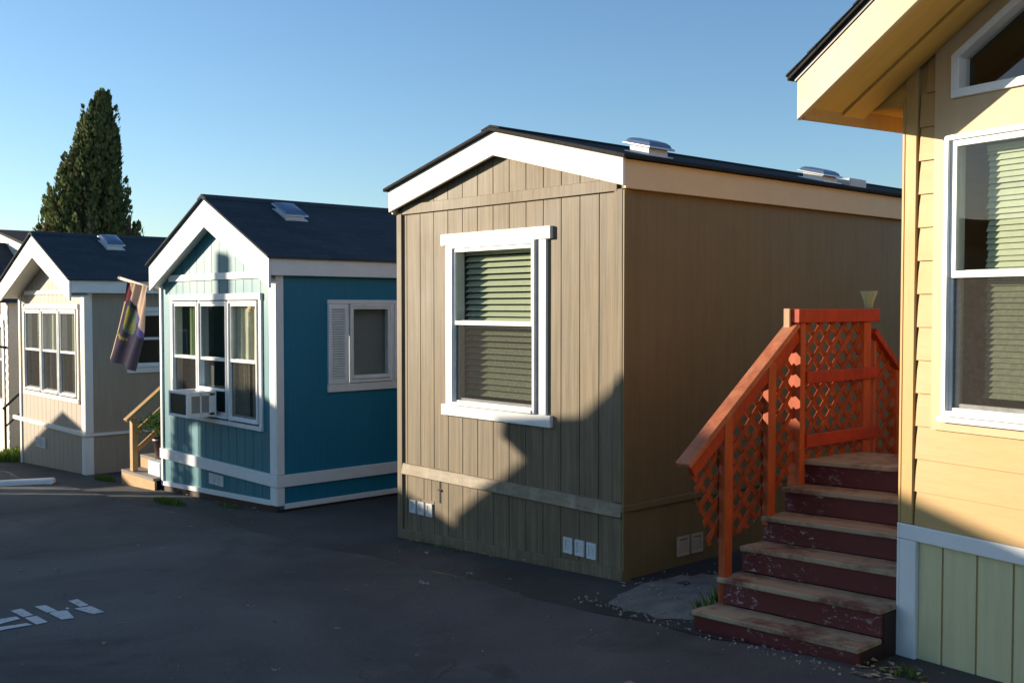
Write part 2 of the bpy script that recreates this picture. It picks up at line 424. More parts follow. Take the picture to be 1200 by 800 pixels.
# crumbled concrete between the brown home and the red steps
m = MB(); rim = []
cx, cy = -4.30, 5.62
for k in range(40):
    a = 2 * math.pi * k / 40; r = 1 + random.uniform(-.08, .08)
    x = cx + .52 * r * math.copysign(abs(math.cos(a)) ** .7, math.cos(a)); y = cy + .64 * r * math.copysign(abs(math.sin(a)) ** .7, math.sin(a))
    rim.append((x, y))
pts = [(cx, cy, gz(cx) + .016)] + [(cx + (x - cx) * .6, cy + (y - cy) * .6, gz(x) + .014 + random.uniform(-.006, .006)) for x, y in rim] + [(x, y, gz(x) + .003) for x, y in rim]
n = 40
m.add(pts, [(0, 1 + k, 1 + (k + 1) % n) for k in range(n)] + [(1 + k, 1 + n + k, 1 + n + (k + 1) % n, 1 + (k + 1) % n) for k in range(n)])
m.build('concrete_patch', M['concrete'], kind='structure')
m = MB()
def stone(m, x, y, z, r):
    o = [Vector((1, 0, 0)), Vector((-1, 0, 0)), Vector((0, 1, 0)), Vector((0, -1, 0)), Vector((0, 0, 1)), Vector((0, 0, -1))]
    R = Matrix.Rotation(random.uniform(0, 6), 3, Vector((random.random() - .5, random.random() - .5, random.random() + .1)).normalized())
    m.add([R @ (v * r * random.uniform(.6, 1.2)) + Vector((x, y, z)) for v in o],
          [(0, 2, 4), (2, 1, 4), (1, 3, 4), (3, 0, 4), (2, 0, 5), (1, 2, 5), (3, 1, 5), (0, 3, 5)])
for k in range(200):
    x = cx + random.gauss(0, .30); y = cy + random.gauss(-.05, .38)
    if x < -4.95 and y > 5.5: continue
    stone(m, x, y, gz(x) + .014, random.uniform(.004, .014))
for k in range(60):
    tpar = random.random(); x = -4.85 + 1.1 * tpar + random.gauss(0, .05); y = 4.98 - .10 * tpar + random.gauss(0, .05)
    stone(m, x, y, gz(x) + .02, random.uniform(.004, .014))
for k in range(60):
    x = random.uniform(-3.7, -2.6); y = 4.80 + random.gauss(0, .04)
    stone(m, x, y, gz(x) + .02, random.uniform(.004, .014))
for k in range(260):
    x = random.uniform(-11, 0); y = random.uniform(1.5, 5.4)
    stone(m, x, y, gz(x) + .018, random.uniform(.002, .007))
for px, py, r in ((498, 686, .045), (490, 771, .02), (295, 713, .028), (322, 787, .028), (430, 689, .022), (68, 671, .05), (550, 674, .03), (210, 702, .02)):
    p = on_ground(px, py)
    for k in range(4): stone(m, p.x + random.uniform(-r, r), p.y + random.uniform(-r, r) * .7, gz(p.x) + .019, r * random.uniform(.2, .5))
m.build('gravel', M['stone'], kind='stuff')

m = MB()
for k in range(150):
    if k >= 80: x = random.choice((random.uniform(-7.8, -5.0), random.uniform(-13, -10.1), random.uniform(-5, -3.9))); y = random.gauss(5.52, .05)
    elif k < 44: x = random.uniform(-2.75, -2.35); y = random.uniform(4.72, 5.05)
    else: x = random.uniform(-10.5, -2); y = random.uniform(2.2, 5.3)
    z = gz(x) + .026; a = random.uniform(0, 6.28); L = random.uniform(.012, .04); w = L * random.uniform(.25, .5); h = random.uniform(.002, .012)
    d = Vector((math.cos(a), math.sin(a), 0)) * L; s_ = Vector((-math.sin(a), math.cos(a), 0)) * w; c0 = Vector((x, y, z))
    m.add([c0 - d, c0 + s_ + Vector((0, 0, h)), c0 + d, c0 - s_ + Vector((0, 0, h * .5))], [(0, 1, 2), (0, 2, 3)])
m.build('leaf_litter', M['dry'], kind='stuff')

def grass(name, spots):
    m = MB()
    for cx_, cy_, rx, ry, n_, h in spots:
        for k in range(n_):
            a = random.uniform(0, 6.28); r = math.sqrt(random.random())
            x = cx_ + rx * r * math.cos(a); y = cy_ + ry * r * math.sin(a); z = gz(x) + .002
            hh = h * random.uniform(.5, 1.2) * (1.1 - .6 * r); l = random.uniform(-.5, .5) * hh; l2 = random.uniform(-.5, .5) * hh
            w = .004 + .004 * random.random(); b = random.uniform(0, 3.14); dx, dy = math.cos(b) * w, math.sin(b) * w
            m.add([(x - dx, y - dy, z), (x + dx, y + dy, z), (x + l * .4 + dx * .6, y + l2 * .4 + dy * .6, z + hh * .6), (x + l, y + l2, z + hh)],
                  [(0, 1, 2), (0, 2, 3)])
    return m.build(name, M['grass'], kind='stuff')
grass('grass', [(-11.85, 5.15, .42, .10, 420, .07), (-14.9, 5.52, .35, .08, 420, .09), (-19.6, 5.75, .65, .45, 1800, .22), (-3.92, 5.30, .06, .28, 160, .20),
                (-10.9, 5.45, .3, .06, 120, .05), (-20.6, 5.0, .8, .25, 700, .10), (-2.52, 4.95, .12, .10, 60, .06), (-7.0, 5.52, .5, .04, 60, .03)])

# concrete kerb strip far left in the lane
m = MB(); a = Vector((-15.9, 3.7, 0)); b = Vector((-15.12, 4.90, 0))
d = (b - a).normalized(); s_ = Vector((-d.y, d.x, 0)) * .10
prev = None
m.hexa([(*(a - s_).xy, gz(a.x) + .0), (*(b - s_).xy, gz(b.x)), (*(b + s_).xy, gz(b.x)), (*(a + s_).xy, gz(a.x)),
        (*(a - s_ * .8).xy, gz(a.x) + .085), (*(b - s_ * .8).xy, gz(b.x) + .085), (*(b + s_ * .8).xy, gz(b.x) + .085), (*(a + s_ * .8).xy, gz(a.x) + .085)])
tag(m.build('wheel_stop', M['white'], bevel=.02), 'long white painted concrete wheel stop lying on the dark lane', 'wheel stop')

# ------------------------------------------------------------------ windows
def frames(x0, x1, y0):
    return (lambda a, o, z: (a, y0 - o, z)), (lambda a, o, z: (x1 + o, a, z)), (lambda a, o, z: (x0 - o, a, z))

def blind(par, mk, a0, a1, z0, z1, off=-.075, pitch=.05, mat='blind', tilt=.020, half=.020):
    m = mk(); z = z1 - .03
    m.fbox(a0, a1, off - .02, off + .015, z1 - .03, z1)
    while z > z0 + .02:
        P = m.P; dz = tilt; w = half
        a0_ = a0 + random.uniform(-.006, .006); dz += random.uniform(-.003, .003); w += random.uniform(-.002, .002)
        m.hexa([P(a0_, off - w, z + dz), P(a1, off - w, z + dz), P(a1, off + w, z - dz), P(a0_, off + w, z - dz),
                P(a0_, off - w, z + dz + .002), P(a1, off - w, z + dz + .002), P(a1, off + w, z - dz + .002), P(a0_, off + w, z - dz + .002)])
        z -= pitch
    m.build('blind', M[mat], par)
def curtain(par, mk, a0, a1, z0, z1, off=-.09, mat='curtain', folds=7):
    m = mk(); n_ = 48; P = m.P
    ph = random.uniform(0, 6)
    pts = []
    for i in range(n_ + 1):
        a = a0 + (a1 - a0) * i / n_
        o = off + .018 * math.sin(ph + folds * 6.283 * i / n_) + .008 * math.sin(ph * 2 + folds * 2.3 * 6.283 * i / n_)
        pts += [P(a, o, z0), P(a, o + .004 * math.sin(i), z1)]
    m.add(pts, [(2 * i, 2 * i + 2, 2 * i + 3, 2 * i + 1) for i in range(n_)])
    m.build('curtain', M[mat], par, smooth=True)
def hung_window(house, mk, a0, a1, z0, z1, rail, fw=.045, proud=.03, glassm=('glass', 'glass'), screen=True, mat='vinyl'):
    """Double hung window: frame, two sashes; a0..z1 is the outside of the vinyl frame."""
    m = mk(); t = .028
    m.fbox(a0, a0 + t, -.10, proud, z0, z1); m.fbox(a1 - t, a1, -.10, proud, z0, z1)
    m.fbox(a0 + t, a1 - t, -.10, proud, z1 - t, z1); m.fbox(a0 + t, a1 - t, -.10, proud + .008, z0, z0 + t)
    w = m.build('window', M[mat], house, bevel=.003)
    i0, i1, j0, j1 = a0 + t, a1 - t, z0 + t, z1 - t
    for nm, zz0, zz1, o in (('upper_sash', rail - .02, j1, proud - .016), ('lower_sash', j0, rail + .02, proud - .050)):
        m = mk(); s_ = fw - t + .004
        m.fbox(i0, i0 + s_, o - .025, o, zz0, zz1); m.fbox(i1 - s_, i1, o - .025, o, zz0, zz1)
        m.fbox(i0 + s_, i1 - s_, o - .025, o + .003, zz0, zz0 + .036); m.fbox(i0 + s_, i1 - s_, o - .025, o + .002, zz1 - .032, zz1)
        m.build(nm, M[mat], w, bevel=.002)
        g = mk(); P = g.P; og = o - .013
        g.quad(P(i0 + s_, og, zz0 + .03), P(i1 - s_, og, zz0 + .03), P(i1 - s_, og, zz1 - .03), P(i0 + s_, og, zz1 - .03))
        g.build('glass', M[glassm[0] if nm[0] == 'u' else glassm[1]], w)
    if screen:
        g = mk(); P = g.P
        so_ = proud - .034; g.quad(P(i0, so_, j0), P(i1, so_, j0), P(i1, so_, rail - .02), P(i0, so_, rail - .02)); g.build('insect_screen', M['screen'], w)
        m = mk(); m.fbox(i0 + .001, i0 + .016, so_ - .006, so_ + .008, j0, rail - .021); m.fbox(i0 + .017, i1, so_ - .006, so_ + .008, j0 + .001, j0 + .015)
        m.build('screen_frame', M['vinyl'], w)
    return w
def trim_boards(win, mk, a0, a1, z0, z1, cw, hh, sh, ear=.06, th=.024, mat='white'):
    """Casing boards round an opening a0..a1, z0..z1."""
    m = mk()
    m.fbox(a0 - cw, a0, -.01, th, z0, z1); m.fbox(a1, a1 + cw, -.01, th, z0, z1)
    m.fbox(a0 - cw - ear, a1 + cw + ear, -.01, th + .008, z1, z1 + hh)
    m.fbox(a0 - cw - ear, a1 + cw + ear, -.01, th + .008, z0 - sh, z0)
    return m.build('casing', M[mat], win, bevel=.004)
def vents(house, mk, a0, z0, w, h, n_=3, gap=.025, mat='vent', zf=None):
    k = (w - gap * (n_ - 1)) / n_
    for i in range(n_):
        a = a0 + i * (k + gap); m = mk(); dz = zf(a) if zf else 0
        t = .018
        z = z0 + dz
        m.fbox(a, a + t, 0, .016, z, z + h); m.fbox(a + k - t, a + k, 0, .016, z, z + h)
        m.fbox(a + t, a + k - t, 0, .016, z, z + t); m.fbox(a + t, a + k - t, 0, .016, z + h - t, z + h)
        P = m.P; q = z + t
        while q < z + h - t - .012:
            m.hexa([P(a + t, .001, q + .010), P(a + k - t, .001, q + .010), P(a + k - t, .013, q), P(a + t, .013, q),
                    P(a + t, .001, q + .016), P(a + k - t, .001, q + .016), P(a + k - t, .013, q + .006), P(a + t, .013, q + .006)])
            q += .017
        m.build('skirt_vent', M[mat], house)
def roof_vent(house, x, y, zf, w=.36, l=.42, h=.15, dome=True, mat='white'):
    """Square skylight vent standing on the roof slope zf(x)."""
    m = MB(); z = lambda q: zf(q)
    m.hexa([(x - w / 2, y - l / 2, z(x - w / 2) - .02), (x + w / 2, y - l / 2, z(x + w / 2) - .02), (x + w / 2, y + l / 2, z(x + w / 2) - .02), (x - w / 2, y + l / 2, z(x - w / 2) - .02),
            (x - w / 2, y - l / 2, z(x - w / 2) + h * .55), (x + w / 2, y - l / 2, z(x + w / 2) + h * .55), (x + w / 2, y + l / 2, z(x + w / 2) + h * .55), (x - w / 2, y + l / 2, z(x - w / 2) + h * .55)])
    v = m.build('roof_vent', M['white'], house, bevel=.006)
    m = MB(); e = .04; W = w / 2 + e; L = l / 2 + e
    m.hexa([(x - W, y - L, z(x - W) + h * .56), (x + W, y - L, z(x + W) + h * .56), (x + W, y + L, z(x + W) + h * .56), (x - W, y + L, z(x - W) + h * .56),
            (x - W, y - L, z(x - W) + h * .74), (x + W, y - L, z(x + W) + h * .74), (x + W, y + L, z(x + W) + h * .74), (x - W, y + L, z(x - W) + h * .74)])
    m.build('rim', M['galv'], v, bevel=.006)
    m = MB(); W -= .02; L -= .02
    rings = []
    for k, (s_, hh) in enumerate(((1, .74), (.93, .95), (.75, 1.08), (.4, 1.15))):
        rings.append([(x - W * s_, y - L * s_, z(x - W * s_) + h * hh), (x + W * s_, y - L * s_, z(x + W * s_) + h * hh), (x + W * s_, y + L * s_, z(x + W * s_) + h * hh), (x - W * s_, y + L * s_, z(x - W * s_) + h * hh)])
    pts = [p for r in rings for p in r]
    m.add(pts, [(4 * i + j, 4 * i + (j + 1) % 4, 4 * i + 4 + (j + 1) % 4, 4 * i + 4 + j) for i in range(3) for j in range(4)] + [(12, 13, 14, 15)])
    m.build('dome', M['skydome'], v, smooth=False)
    m = MB(); m.box(x - w * .62, x + w * .62, y - l * .64, y + l * .64, 0, 0)
    for i in (0, 1, 2, 3, 4, 5, 6, 7):
        p = m.v[-8 + i]; p.z = zf(p.x) + (.004 if i < 4 else .010)
    m.build('flashing', M['galv'], v)

# ------------------------------------------------------------------ gable-fronted homes
def gable_home(name, label, x0, x1, y0, depth, wall_top, peak_in, rk, ov, roofm, wallm, sidem, fasm, sfasm, holes=(), sholes=(), groove=.2, sgroove=.2, phase=.1, gband=None, gbm=None):
    """rk = rake board: (left x, right x, peak x, bottom z at tips, top z at tips, inner peak z, outer peak z)."""
    g0 = (x0 + x1) / 2
    H = thing(name, label, 'mobile home', (g0, y0 + depth / 2, gz(g0)))
    PF, PR, PL = frames(x0, x1, y0)
    mf = lambda: MB(P=PF); mr = lambda: MB(P=PR); ml = lambda: MB(P=PL)
    xl, xr, xp, zb, zt, zi, zo = rk
    sl = (zo - zt) / (xp - xl); srr = (zo - zt) / (xr - xp)
    top = lambda a: zi + .10 - (sl * (xp - a) if a < xp else srr * (a - xp))
    m = mf(); m.siding(x0, x1, lambda a: gz(a) - .03, top, groove, holes=holes, phase=phase, extra=(xp,))
    m.build('front_wall', M[wallm], H)
    m = mr(); m.siding(y0, y0 + depth, gz(x1) - .03, wall_top + .1, sgroove, gd=.0006, gw=.004, holes=sholes, phase=phase); m.build('side_wall', M[sidem], H)
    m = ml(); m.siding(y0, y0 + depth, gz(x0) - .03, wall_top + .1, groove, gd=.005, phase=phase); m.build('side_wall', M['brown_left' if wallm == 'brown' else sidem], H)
    m = MB(P=lambda a, o, z: (a, y0 + depth + o, z)); m.siding(x0, x1, lambda a: gz(a) - .03, top, groove, phase=phase, extra=(xp,)); m.build('back_wall', M[sidem], H)
    m = MB(); m.box(x0 + .02, x1 - .02, y0 + 1.6, y0 + 1.66, gz(x0) + .0, wall_top - .02)
    m.box(x0 + .02, x1 - .02, y0 + .15, y0 + depth - .1, .35, .38)
    m.build('room_partition', M['room'], H)
    # rake boards, front and back
    poly = [(xl, zb), (xl, zt), (xp, zo), (xr, zt), (xr, zb), (xp, zi)]
    m = MB(); m.prism(poly, lambda a, b, d: (a, d, b), y0 - ov - .03, y0 - ov); m.build('rake_board', M[fasm], H, bevel=.004)
    m = MB(); m.prism(poly, lambda a, b, d: (a, d, b), y0 + depth + .03, y0 + depth + .06); m.build('rake_board', M[fasm], H)
    # soffit behind the rake board
    if ov > .06:
        m = MB()
        s0 = [(xl + .02, zb + .05 - .001), (xp, zi + .05), (xr - .02, zb + .05)]
        m.prism([s0[0], s0[1], s0[2], (s0[2][0], s0[2][1] + .02), (s0[1][0], s0[1][1] + .02), (s0[0][0], s0[0][1] + .02)], lambda a, b, d: (a, d, b), y0 - ov + .001, y0 - .001)
        m.build('soffit', M[fasm], H)
    # roof
    e = .045; t = .030
    rl, rr_ = xl - e, xr + e
    zf = lambda x: zo + .004 - (sl * (xp - x) if x < xp else srr * (x - xp))
    m = MB(); m.prism([(rl, zf(rl)), (xp, zf(xp)), (rr_, zf(rr_)), (rr_, zf(rr_) + t), (xp, zf(xp) + t), (rl, zf(rl) + t)], lambda a, b, d: (a, d, b), y0 - ov - .065, y0 + depth + .09)
    R = m.build('roof', M[roofm], H, bevel=.006)
    m = MB(); c = .11
    m.prism([(xp - c, zf(xp - c) + t + .003), (xp, zf(xp) + t + .003), (xp + c, zf(xp + c) + t + .003), (xp + c, zf(xp + c) + t + .016), (xp, zf(xp) + t + .018), (xp - c, zf(xp - c) + t + .016)], lambda a, b, d: (a, d, b), y0 - ov - .06, y0 + depth + .08)
    m.build('ridge_cap', M[roofm], R)
    # side fascias
    m = MB(); m.box(xr - .028, xr - .002, y0 - ov + .002, y0 + depth + .03, wall_top, zt - .004); m.build('fascia', M[sfasm], H, bevel=.003)
    m = MB(); m.box(xl + .002, xl + .028, y0 - ov + .002, y0 + depth + .03, wall_top, zt - .004); m.build('fascia', M[sfasm], H, bevel=.003)
    m = MB(); m.box(x1 + .002, xr - .03, y0 + .004, y0 + depth, wall_top + .02, wall_top + .04); m.box(xl + .03, x0 - .002, y0 + .004, y0 + depth, wall_top + .02, wall_top + .04)
    if xr - .03 > x1 + .004: m.build('eave_soffit', M[sfasm], H)
    if gband:
        z0_, z1_ = gband; f = lambda a, zz: a
        def xat(z, side):   # where the inner rake edge is at height z
            return xp - (zi - z) / sl if side < 0 else xp + (zi - z) / srr
        m = mf(); m.fbox(max(x0 + .01, xat(z1_, -1) - .12), min(x1 - .01, xat(z1_, 1) + .12), -.01, .02, z0_, z1_); m.build('gable_band', M[gbm], H, bevel=.003)
    H_ = dict(H=H, mf=mf, mr=mr, ml=ml, zf=lambda x: zf(x) + t)
    return H_

# ---- brown home
x0, x1, y0 = -7.80, -5.02, 5.605
W0, W1, WZ0, WZ1 = -6.99, -5.895, 1.15, 2.525
B = gable_home('mobile_home', 'brown wooden mobile home with one tall white framed front window and cream roof edge', x0, x1, y0, 9.5, 2.845, 3.239,
               (-7.84, -4.958, -6.378, 2.860, 3.057, 3.226, 3.418), .05, 'shingle_black', 'brown', 'brown_shaded', 'cream', 'bounce_fascia',
               holes=[(W0, W1, WZ0, WZ1)], groove=.2, sgroove=1.22, phase=.13, gband=(2.835, 2.925), gbm='brown')
H, mf, mr = B['H'], B['mf'], B['mr']
for a, b, o, zz0, zz1 in ((x0, x0 + .075, .020, lambda a: gz(a) - .01, 2.86), (x1 - .085, x1, .018, .57, 2.85), (x1 - .085, x1, .018, lambda a: gz(a) - .01, .455)):
    m = mf(); m.fbox(a, b, -.01, o, zz0, zz1); m.build('corner_board', M['brown'], H, bevel=.003)
m = mr(); m.fbox(y0 - .016, y0 + .07, .001, .018, gz(x1) - .01, 2.842); m.build('corner_board', M['brown_shaded'], H, bevel=.003)
m = mf(); P = m.P; a, b = x0 + .077, x1 + .002
m.hexa([P(a, -.01, .462), P(b, -.01, .462), P(b, .036, .462), P(a, .036, .462), P(a, -.01, .566), P(b, -.01, .566), P(b, .016, .560), P(a, .016, .560)]); m.build('skirt_band', M['brown_worn'], H, bevel=.004)
m = mr(); m.fbox(y0 - .03, y0 + 9.4, .002, .030, .505, .556); m.build('skirt_band', M['brown_shaded'], H, bevel=.004)
m = mf(); m.fbox(x0 + .077, x1 - .087, -.01, .024, lambda a: gz(a) - .01, lambda a: gz(a) + .085); m.fbox(x1 - .086, x1 + .015, -.01, .030, lambda a: gz(a) - .01, lambda a: gz(a) + .08); m.build('base_board', M['brown'], H, bevel=.004)
m = mf(); m.siding(-7.53, -7.185, .265, .47, .115, off=.006, phase=.115); P = m.P
for a in (-7.53, -7.185): m.quad(P(a, 0, .265), P(a, .006, .265), P(a, .006, .47), P(a, 0, .47))
m.quad(P(-7.53, 0, .265), P(-7.185, 0, .265), P(-7.185, .006, .265), P(-7.53, .006, .265))
hatch = m.build('access_hatch', M['brown'], H)
m = mf(); m.fbox(-7.188, -7.170, .001, .0035, .262, .462); m.fbox(-7.20, -7.16, .004, .014, .37, .385); m.build('hatch_hinge', M['black_metal'], hatch)
vents(H, mf, -7.62, .12, .335, .118, 3, .03, zf=lambda a: 0)
vents(H, mf, -5.625, .105, .345, .12, 3, .03)
vents(H, mr, 6.22, .075, .31, .15, 2, .03, 'vent_tan')
w = hung_window(H, mf, W0 + .005, W1 - .028, WZ0 + .002, WZ1 - .002, 1.862, fw=.05, proud=.045)
trim_boards(w, mf, W0, W1, WZ0, WZ1, .085, .10, .095, .055)
blind(w, mf, W0 + .05, W1 - .07, WZ0 + .04, WZ1 - .04, -.115, .052)
roof_vent(H, -5.24, 6.13, B['zf'], .20, .22, .105)
roof_vent(H, -5.24, 8.55, B['zf'], .21, .24, .10)
m = MB(); m.box(-5.28, -5.12, 8.88, 9.18, B['zf'](-5.1) - .04, B['zf'](-5.2) + .055); m.build('roof_box', M['vent'], H, bevel=.01)

# ---- teal home
x0, x1, y0 = -13.08, -10.06, 5.605
TW = (-12.70, -10.43, .66, 2.075)
T = gable_home('mobile_home', 'teal mobile home with triple front window, white corner boards and steep white gable', x0, x1, y0, 9.0, 2.335, 2.936,
               (-13.115, -9.968, -11.51, 2.197, 2.530, 2.934, 3.270), .11, 'shingle_blue', 'teal', 'teal_shaded', 'white', 'white',
               holes=[TW], sholes=[(6.53, 7.62, 1.12, 2.03)], groove=.2, phase=.07, gband=(2.315, 2.395), gbm='white')
H, mf, mr = T['H'], T['mf'], T['mr']
zb_ = lambda a: gz(a) + .07
for zz0, zz1 in ((zb_, .02), (.16, 2.34)):
    for a, b in ((x0, x0 + .06), (x1 - .13, x1)):
        m = mf(); m.fbox(a, b, -.01, .022, zz0, zz1); m.build('corner_board', M['white'], H, bevel=.004)
    m = mr(); m.fbox(y0 - .020, y0 + .075, .001, .022, zz0(x1) if callable(zz0) else zz0, zz1); m.build('corner_board', M['white'], H, bevel=.004)
m = mf(); m.fbox(x0 - .01, x1 + .002, -.01, .034, .023, .157); m.build('skirt_band', M['white'], H, bevel=.004)
m = mr(); m.fbox(y0 - .032, y0 + 9, .003, .034, .023, .155); m.build('skirt_band', M['white'], H, bevel=.004)
m = mf(); m.fbox(x0 + .061, x1 - .131, -.01, .026, lambda a: gz(a) + .068, lambda a: gz(a) + .125); m.build('base_trim', M['white'], H, bevel=.003)
m = mr(); m.fbox(y0 + .076, y0 + 9, .0, .026, gz(x1) + .03, gz(x1) + .088); m.build('base_trim', M['white'], H, bevel=.003)
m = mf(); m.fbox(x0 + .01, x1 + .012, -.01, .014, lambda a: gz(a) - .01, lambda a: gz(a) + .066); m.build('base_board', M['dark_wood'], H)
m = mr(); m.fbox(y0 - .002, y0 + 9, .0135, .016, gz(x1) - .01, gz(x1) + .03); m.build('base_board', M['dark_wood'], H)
vents(H, mf, -11.70, -.135, .36, .125, 3, .012)
cols = [(-12.68, -11.965), (-11.935, -11.19), (-11.155, -10.45)]
ws = []
for k, (a, b) in enumerate(cols):
    w = hung_window(H, mf, a, b, TW[2] + .02, TW[3] - .012, 1.375, fw=.055, proud=.035, glassm=('glass_dark', 'glass_dark'), screen=(k != 1)); ws.append(w)
m = mf()
m.fbox(TW[0] - .055, TW[0], -.01, .022, TW[2], TW[3]); m.fbox(TW[1], TW[1] + .06, -.01, .022, TW[2], TW[3])
m.fbox(TW[0] - .055, TW[1] + .06, -.01, .030, TW[3], TW[3] + .075); m.fbox(TW[0] - .055, TW[1] + .06, -.01, .030, TW[2] - .05, TW[2])
m.fbox(-11.962, -11.938, -.05, .012, TW[2], TW[3]); m.fbox(-11.187, -11.158, -.05, .012, TW[2], TW[3])
m.build('casing', M['white'], ws[1], bevel=.003)
curtain(ws[0], mf, -12.34, -11.99, 1.36, 2.03, -.062, 'curtain_green', 4)
curtain(ws[2], mf, -11.12, -10.48, 1.36, 2.03, -.062, 'curtain', 3)
curtain(ws[2], mf, -11.12, -10.80, .70, 1.36, -.062, 'curtain', 6); curtain(ws[2], mf, -10.72, -10.48, .70, 1.36, -.062, 'curtain', 4)
curtain(ws[0], mf, -12.66, -11.99, .70, 1.34, -.22, 'roller', 3)
# a shelf with a lamp inside the middle window
m = MB(); m.box(-11.75, -11.22, y0 + .30, y0 + .55, 1.70, 1.745); m.build('shelf', M['curtain'], ws[1])
m = MB(); m.lathe((-11.46, y0 + .40, 1.745), [(.05, 0), (.055, .02), (.015, .04), (.013, .15), (.07, .17), (.035, .27)], 14); m.build('lamp', M['white'], ws[1], smooth=True)
m = MB(); m.box(-11.80, -11.3, y0 + .9, y0 + 1.3, .70, 1.52); m.build('cupboard', M['room_dark'], ws[1])
# side window with shutters
w = hung_window(H, mr, 6.535, 7.125, 1.125, 2.028, 1.19, fw=.05, proud=.03, screen=False)
m = mr(); m.fbox(6.24, 7.95, -.01, .028, 1.03, 1.118); m.fbox(6.24, 7.95, -.01, .020, 2.03, 2.075); m.fbox(7.127, 7.16, -.05, .015, 1.118, 2.03)
m.build('casing', M['white'], w, bevel=.003)
m = mr(); P = m.P; m.quad(P(6.56, -.13, 1.17), P(7.62, -.13, 1.17), P(7.62, -.13, 2.03), P(6.56, -.13, 2.03)); m.build('roller_shade', M['roller'], w)
w2 = hung_window(H, mr, 7.162, 7.615, 1.125, 2.028, 1.19, fw=.05, proud=.03, screen=False)
for a in (6.245, 7.63):
    m = mr(); b = a + .265
    m.fbox(a, a + .045, -.005, .030, 1.122, 2.027); m.fbox(b - .045, b, -.005, .030, 1.122, 2.027); m.fbox(a + .045, b - .045, -.005, .030, 1.122, 1.18); m.fbox(a + .045, b - .045, -.005, .030, 1.97, 2.027)
    P = m.P; z = 1.185
    while z < 1.955:
        m.hexa([P(a + .045, -.004, z + .016), P(b - .045, -.004, z + .016), P(b - .045, .022, z), P(a + .045, .022, z), P(a + .045, -.004, z + .026), P(b - .045, -.004, z + .026), P(b - .045, .022, z + .010), P(a + .045, .022, z + .010)])
        z += .028
    m.build('shutter', M['vinyl'], H)
roof_vent(H, -11.07, 6.36, T['zf'], .26, .24, .10)

# air conditioner hanging out of the teal home's window
ac = thing('air_conditioner', 'white boxy air conditioner hanging out of the teal home front window', 'air conditioner', (-11.68, 5.40, .70))
ax0, ax1, ay0, ay1, az0, az1 = -11.945, -11.42, 5.20, 5.56, .70, 1.0
m = MB(); t = .03
m.box(ax0, ax1, ay0 + .02, ay1, az1 - .02, az1); m.box(ax0, ax1, ay0 + .02, ay1, az0, az0 + .02)
m.box(ax0, ax0 + .02, ay0 + .021, ay1, az0 + .02, az1 - .02)
m.box(ax0, ax0 + t, ay0, ay0 + .02, az0, az1); m.box(ax1 - t * 1.6, ax1, ay0, ay0 + .02, az0, az1); m.box(ax0 + t, ax1 - t * 1.6, ay0, ay0 + .02, az1 - t, az1); m.box(ax0 + t, ax1 - t * 1.6, ay0, ay0 + .02, az0, az0 + t)
m.box(ax1 - .02, ax1, ay0 + .021, ay0 + .05, az0 + .021, az1 - .021); m.box(ax1 - .02, ax1, ay0 + .155, ay0 + .175, az0 + .021, az1 - .021); m.box(ax1 - .02, ax1, ay0 + .27, ay1 - .001, az0 + .021, az1 - .021)
m.box(ax1 - .02, ax1, ay0 + .051, ay1 - .02, az0 + .021, az0 + .05); m.box(ax1 - .02, ax1, ay0 + .051, ay1 - .02, az1 - .05, az1 - .021)
m.build('casing', M['vinyl'], ac, bevel=.003)
m = MB(); m.box(ax0 + t, ax1 - t * 1.6, ay0 + .016, ay0 + .018, az0 + t, az1 - t)
for k in range(16):
    z = az0 + t + .006 + k * .0145; m.box(ax0 + t, ax1 - t * 1.6, ay0 + .006, ay0 + .014, z, z + .004)
m.build('front_grille', M['ac_grille'], ac)
m = MB()
m.box(ax1 - .03, ax1 - .026, ay0 + .03, ay1, az0 + .03, az1 - .03)
z = az0 + .055
while z < az1 - .06:
    m.hexa([(ax1 - .02, ay0 + .05, z + .012), (ax1 - .002, ay0 + .05, z), (ax1 - .002, ay0 + .27, z), (ax1 - .02, ay0 + .27, z + .012), (ax1 - .02, ay0 + .05, z + .016), (ax1 - .002, ay0 + .05, z + .004), (ax1 - .002, ay0 + .27, z + .004), (ax1 - .02, ay0 + .27, z + .016)])
    z += .018
m.build('side_louvre', M['ac_fin'], ac)
m = MB(); m.box(-11.91, -11.22, 5.563, 5.585, 1.003, 1.035); m.build('window_bracket', M['vinyl'], ac)

# ---- taupe home
x0, x1, y0 = -18.95, -15.82, 5.605
GW = (-18.66, -16.13, .585, 1.96)
G = gable_home('mobile_home', 'small taupe mobile home with pale grid window between the teal and ivory homes', x0, x1, y0, 9.0, 2.20, 2.776,
               (-19.04, -15.63, -17.30, 2.085, 2.395, 2.776, 3.140), .26, 'shingle_blue', 'taupe', 'taupe', 'cream', 'white',
               holes=[GW], sholes=[(6.36, 7.5, 1.05, 1.92)], groove=.2, phase=.1, gband=(2.195, 2.262), gbm='cream')
H, mf, mr = G['H'], G['mf'], G['mr']
for zz0, zz1 in ((lambda a: gz(a) - .01, .03), (.11, 2.2)):
    for a, b in ((x0, x0 + .09), (x1 - .15, x1)):
        m = mf(); m.fbox(a, b, -.01, .022, zz0, zz1); m.build('corner_board', M['cream'], H, bevel=.004)
    m = mr(); m.fbox(y0 - .02, y0 + .10, .001, .022, (gz(x1) - .01) if callable(zz0) else .09, zz1); m.build('corner_board', M['white'], H, bevel=.004)
m = mf(); m.fbox(x0 - .35, x1 + .002, -.01, .036, .035, .105); m.build('skirt_band', M['cream'], H, bevel=.004)
m = mr(); m.fbox(y0 - .034, y0 + 9, .003, .034, .04, .085); m.build('skirt_band', M['white'], H, bevel=.004)
vents(H, mf, -18.16, -.33, .5, .17, 4, .02)
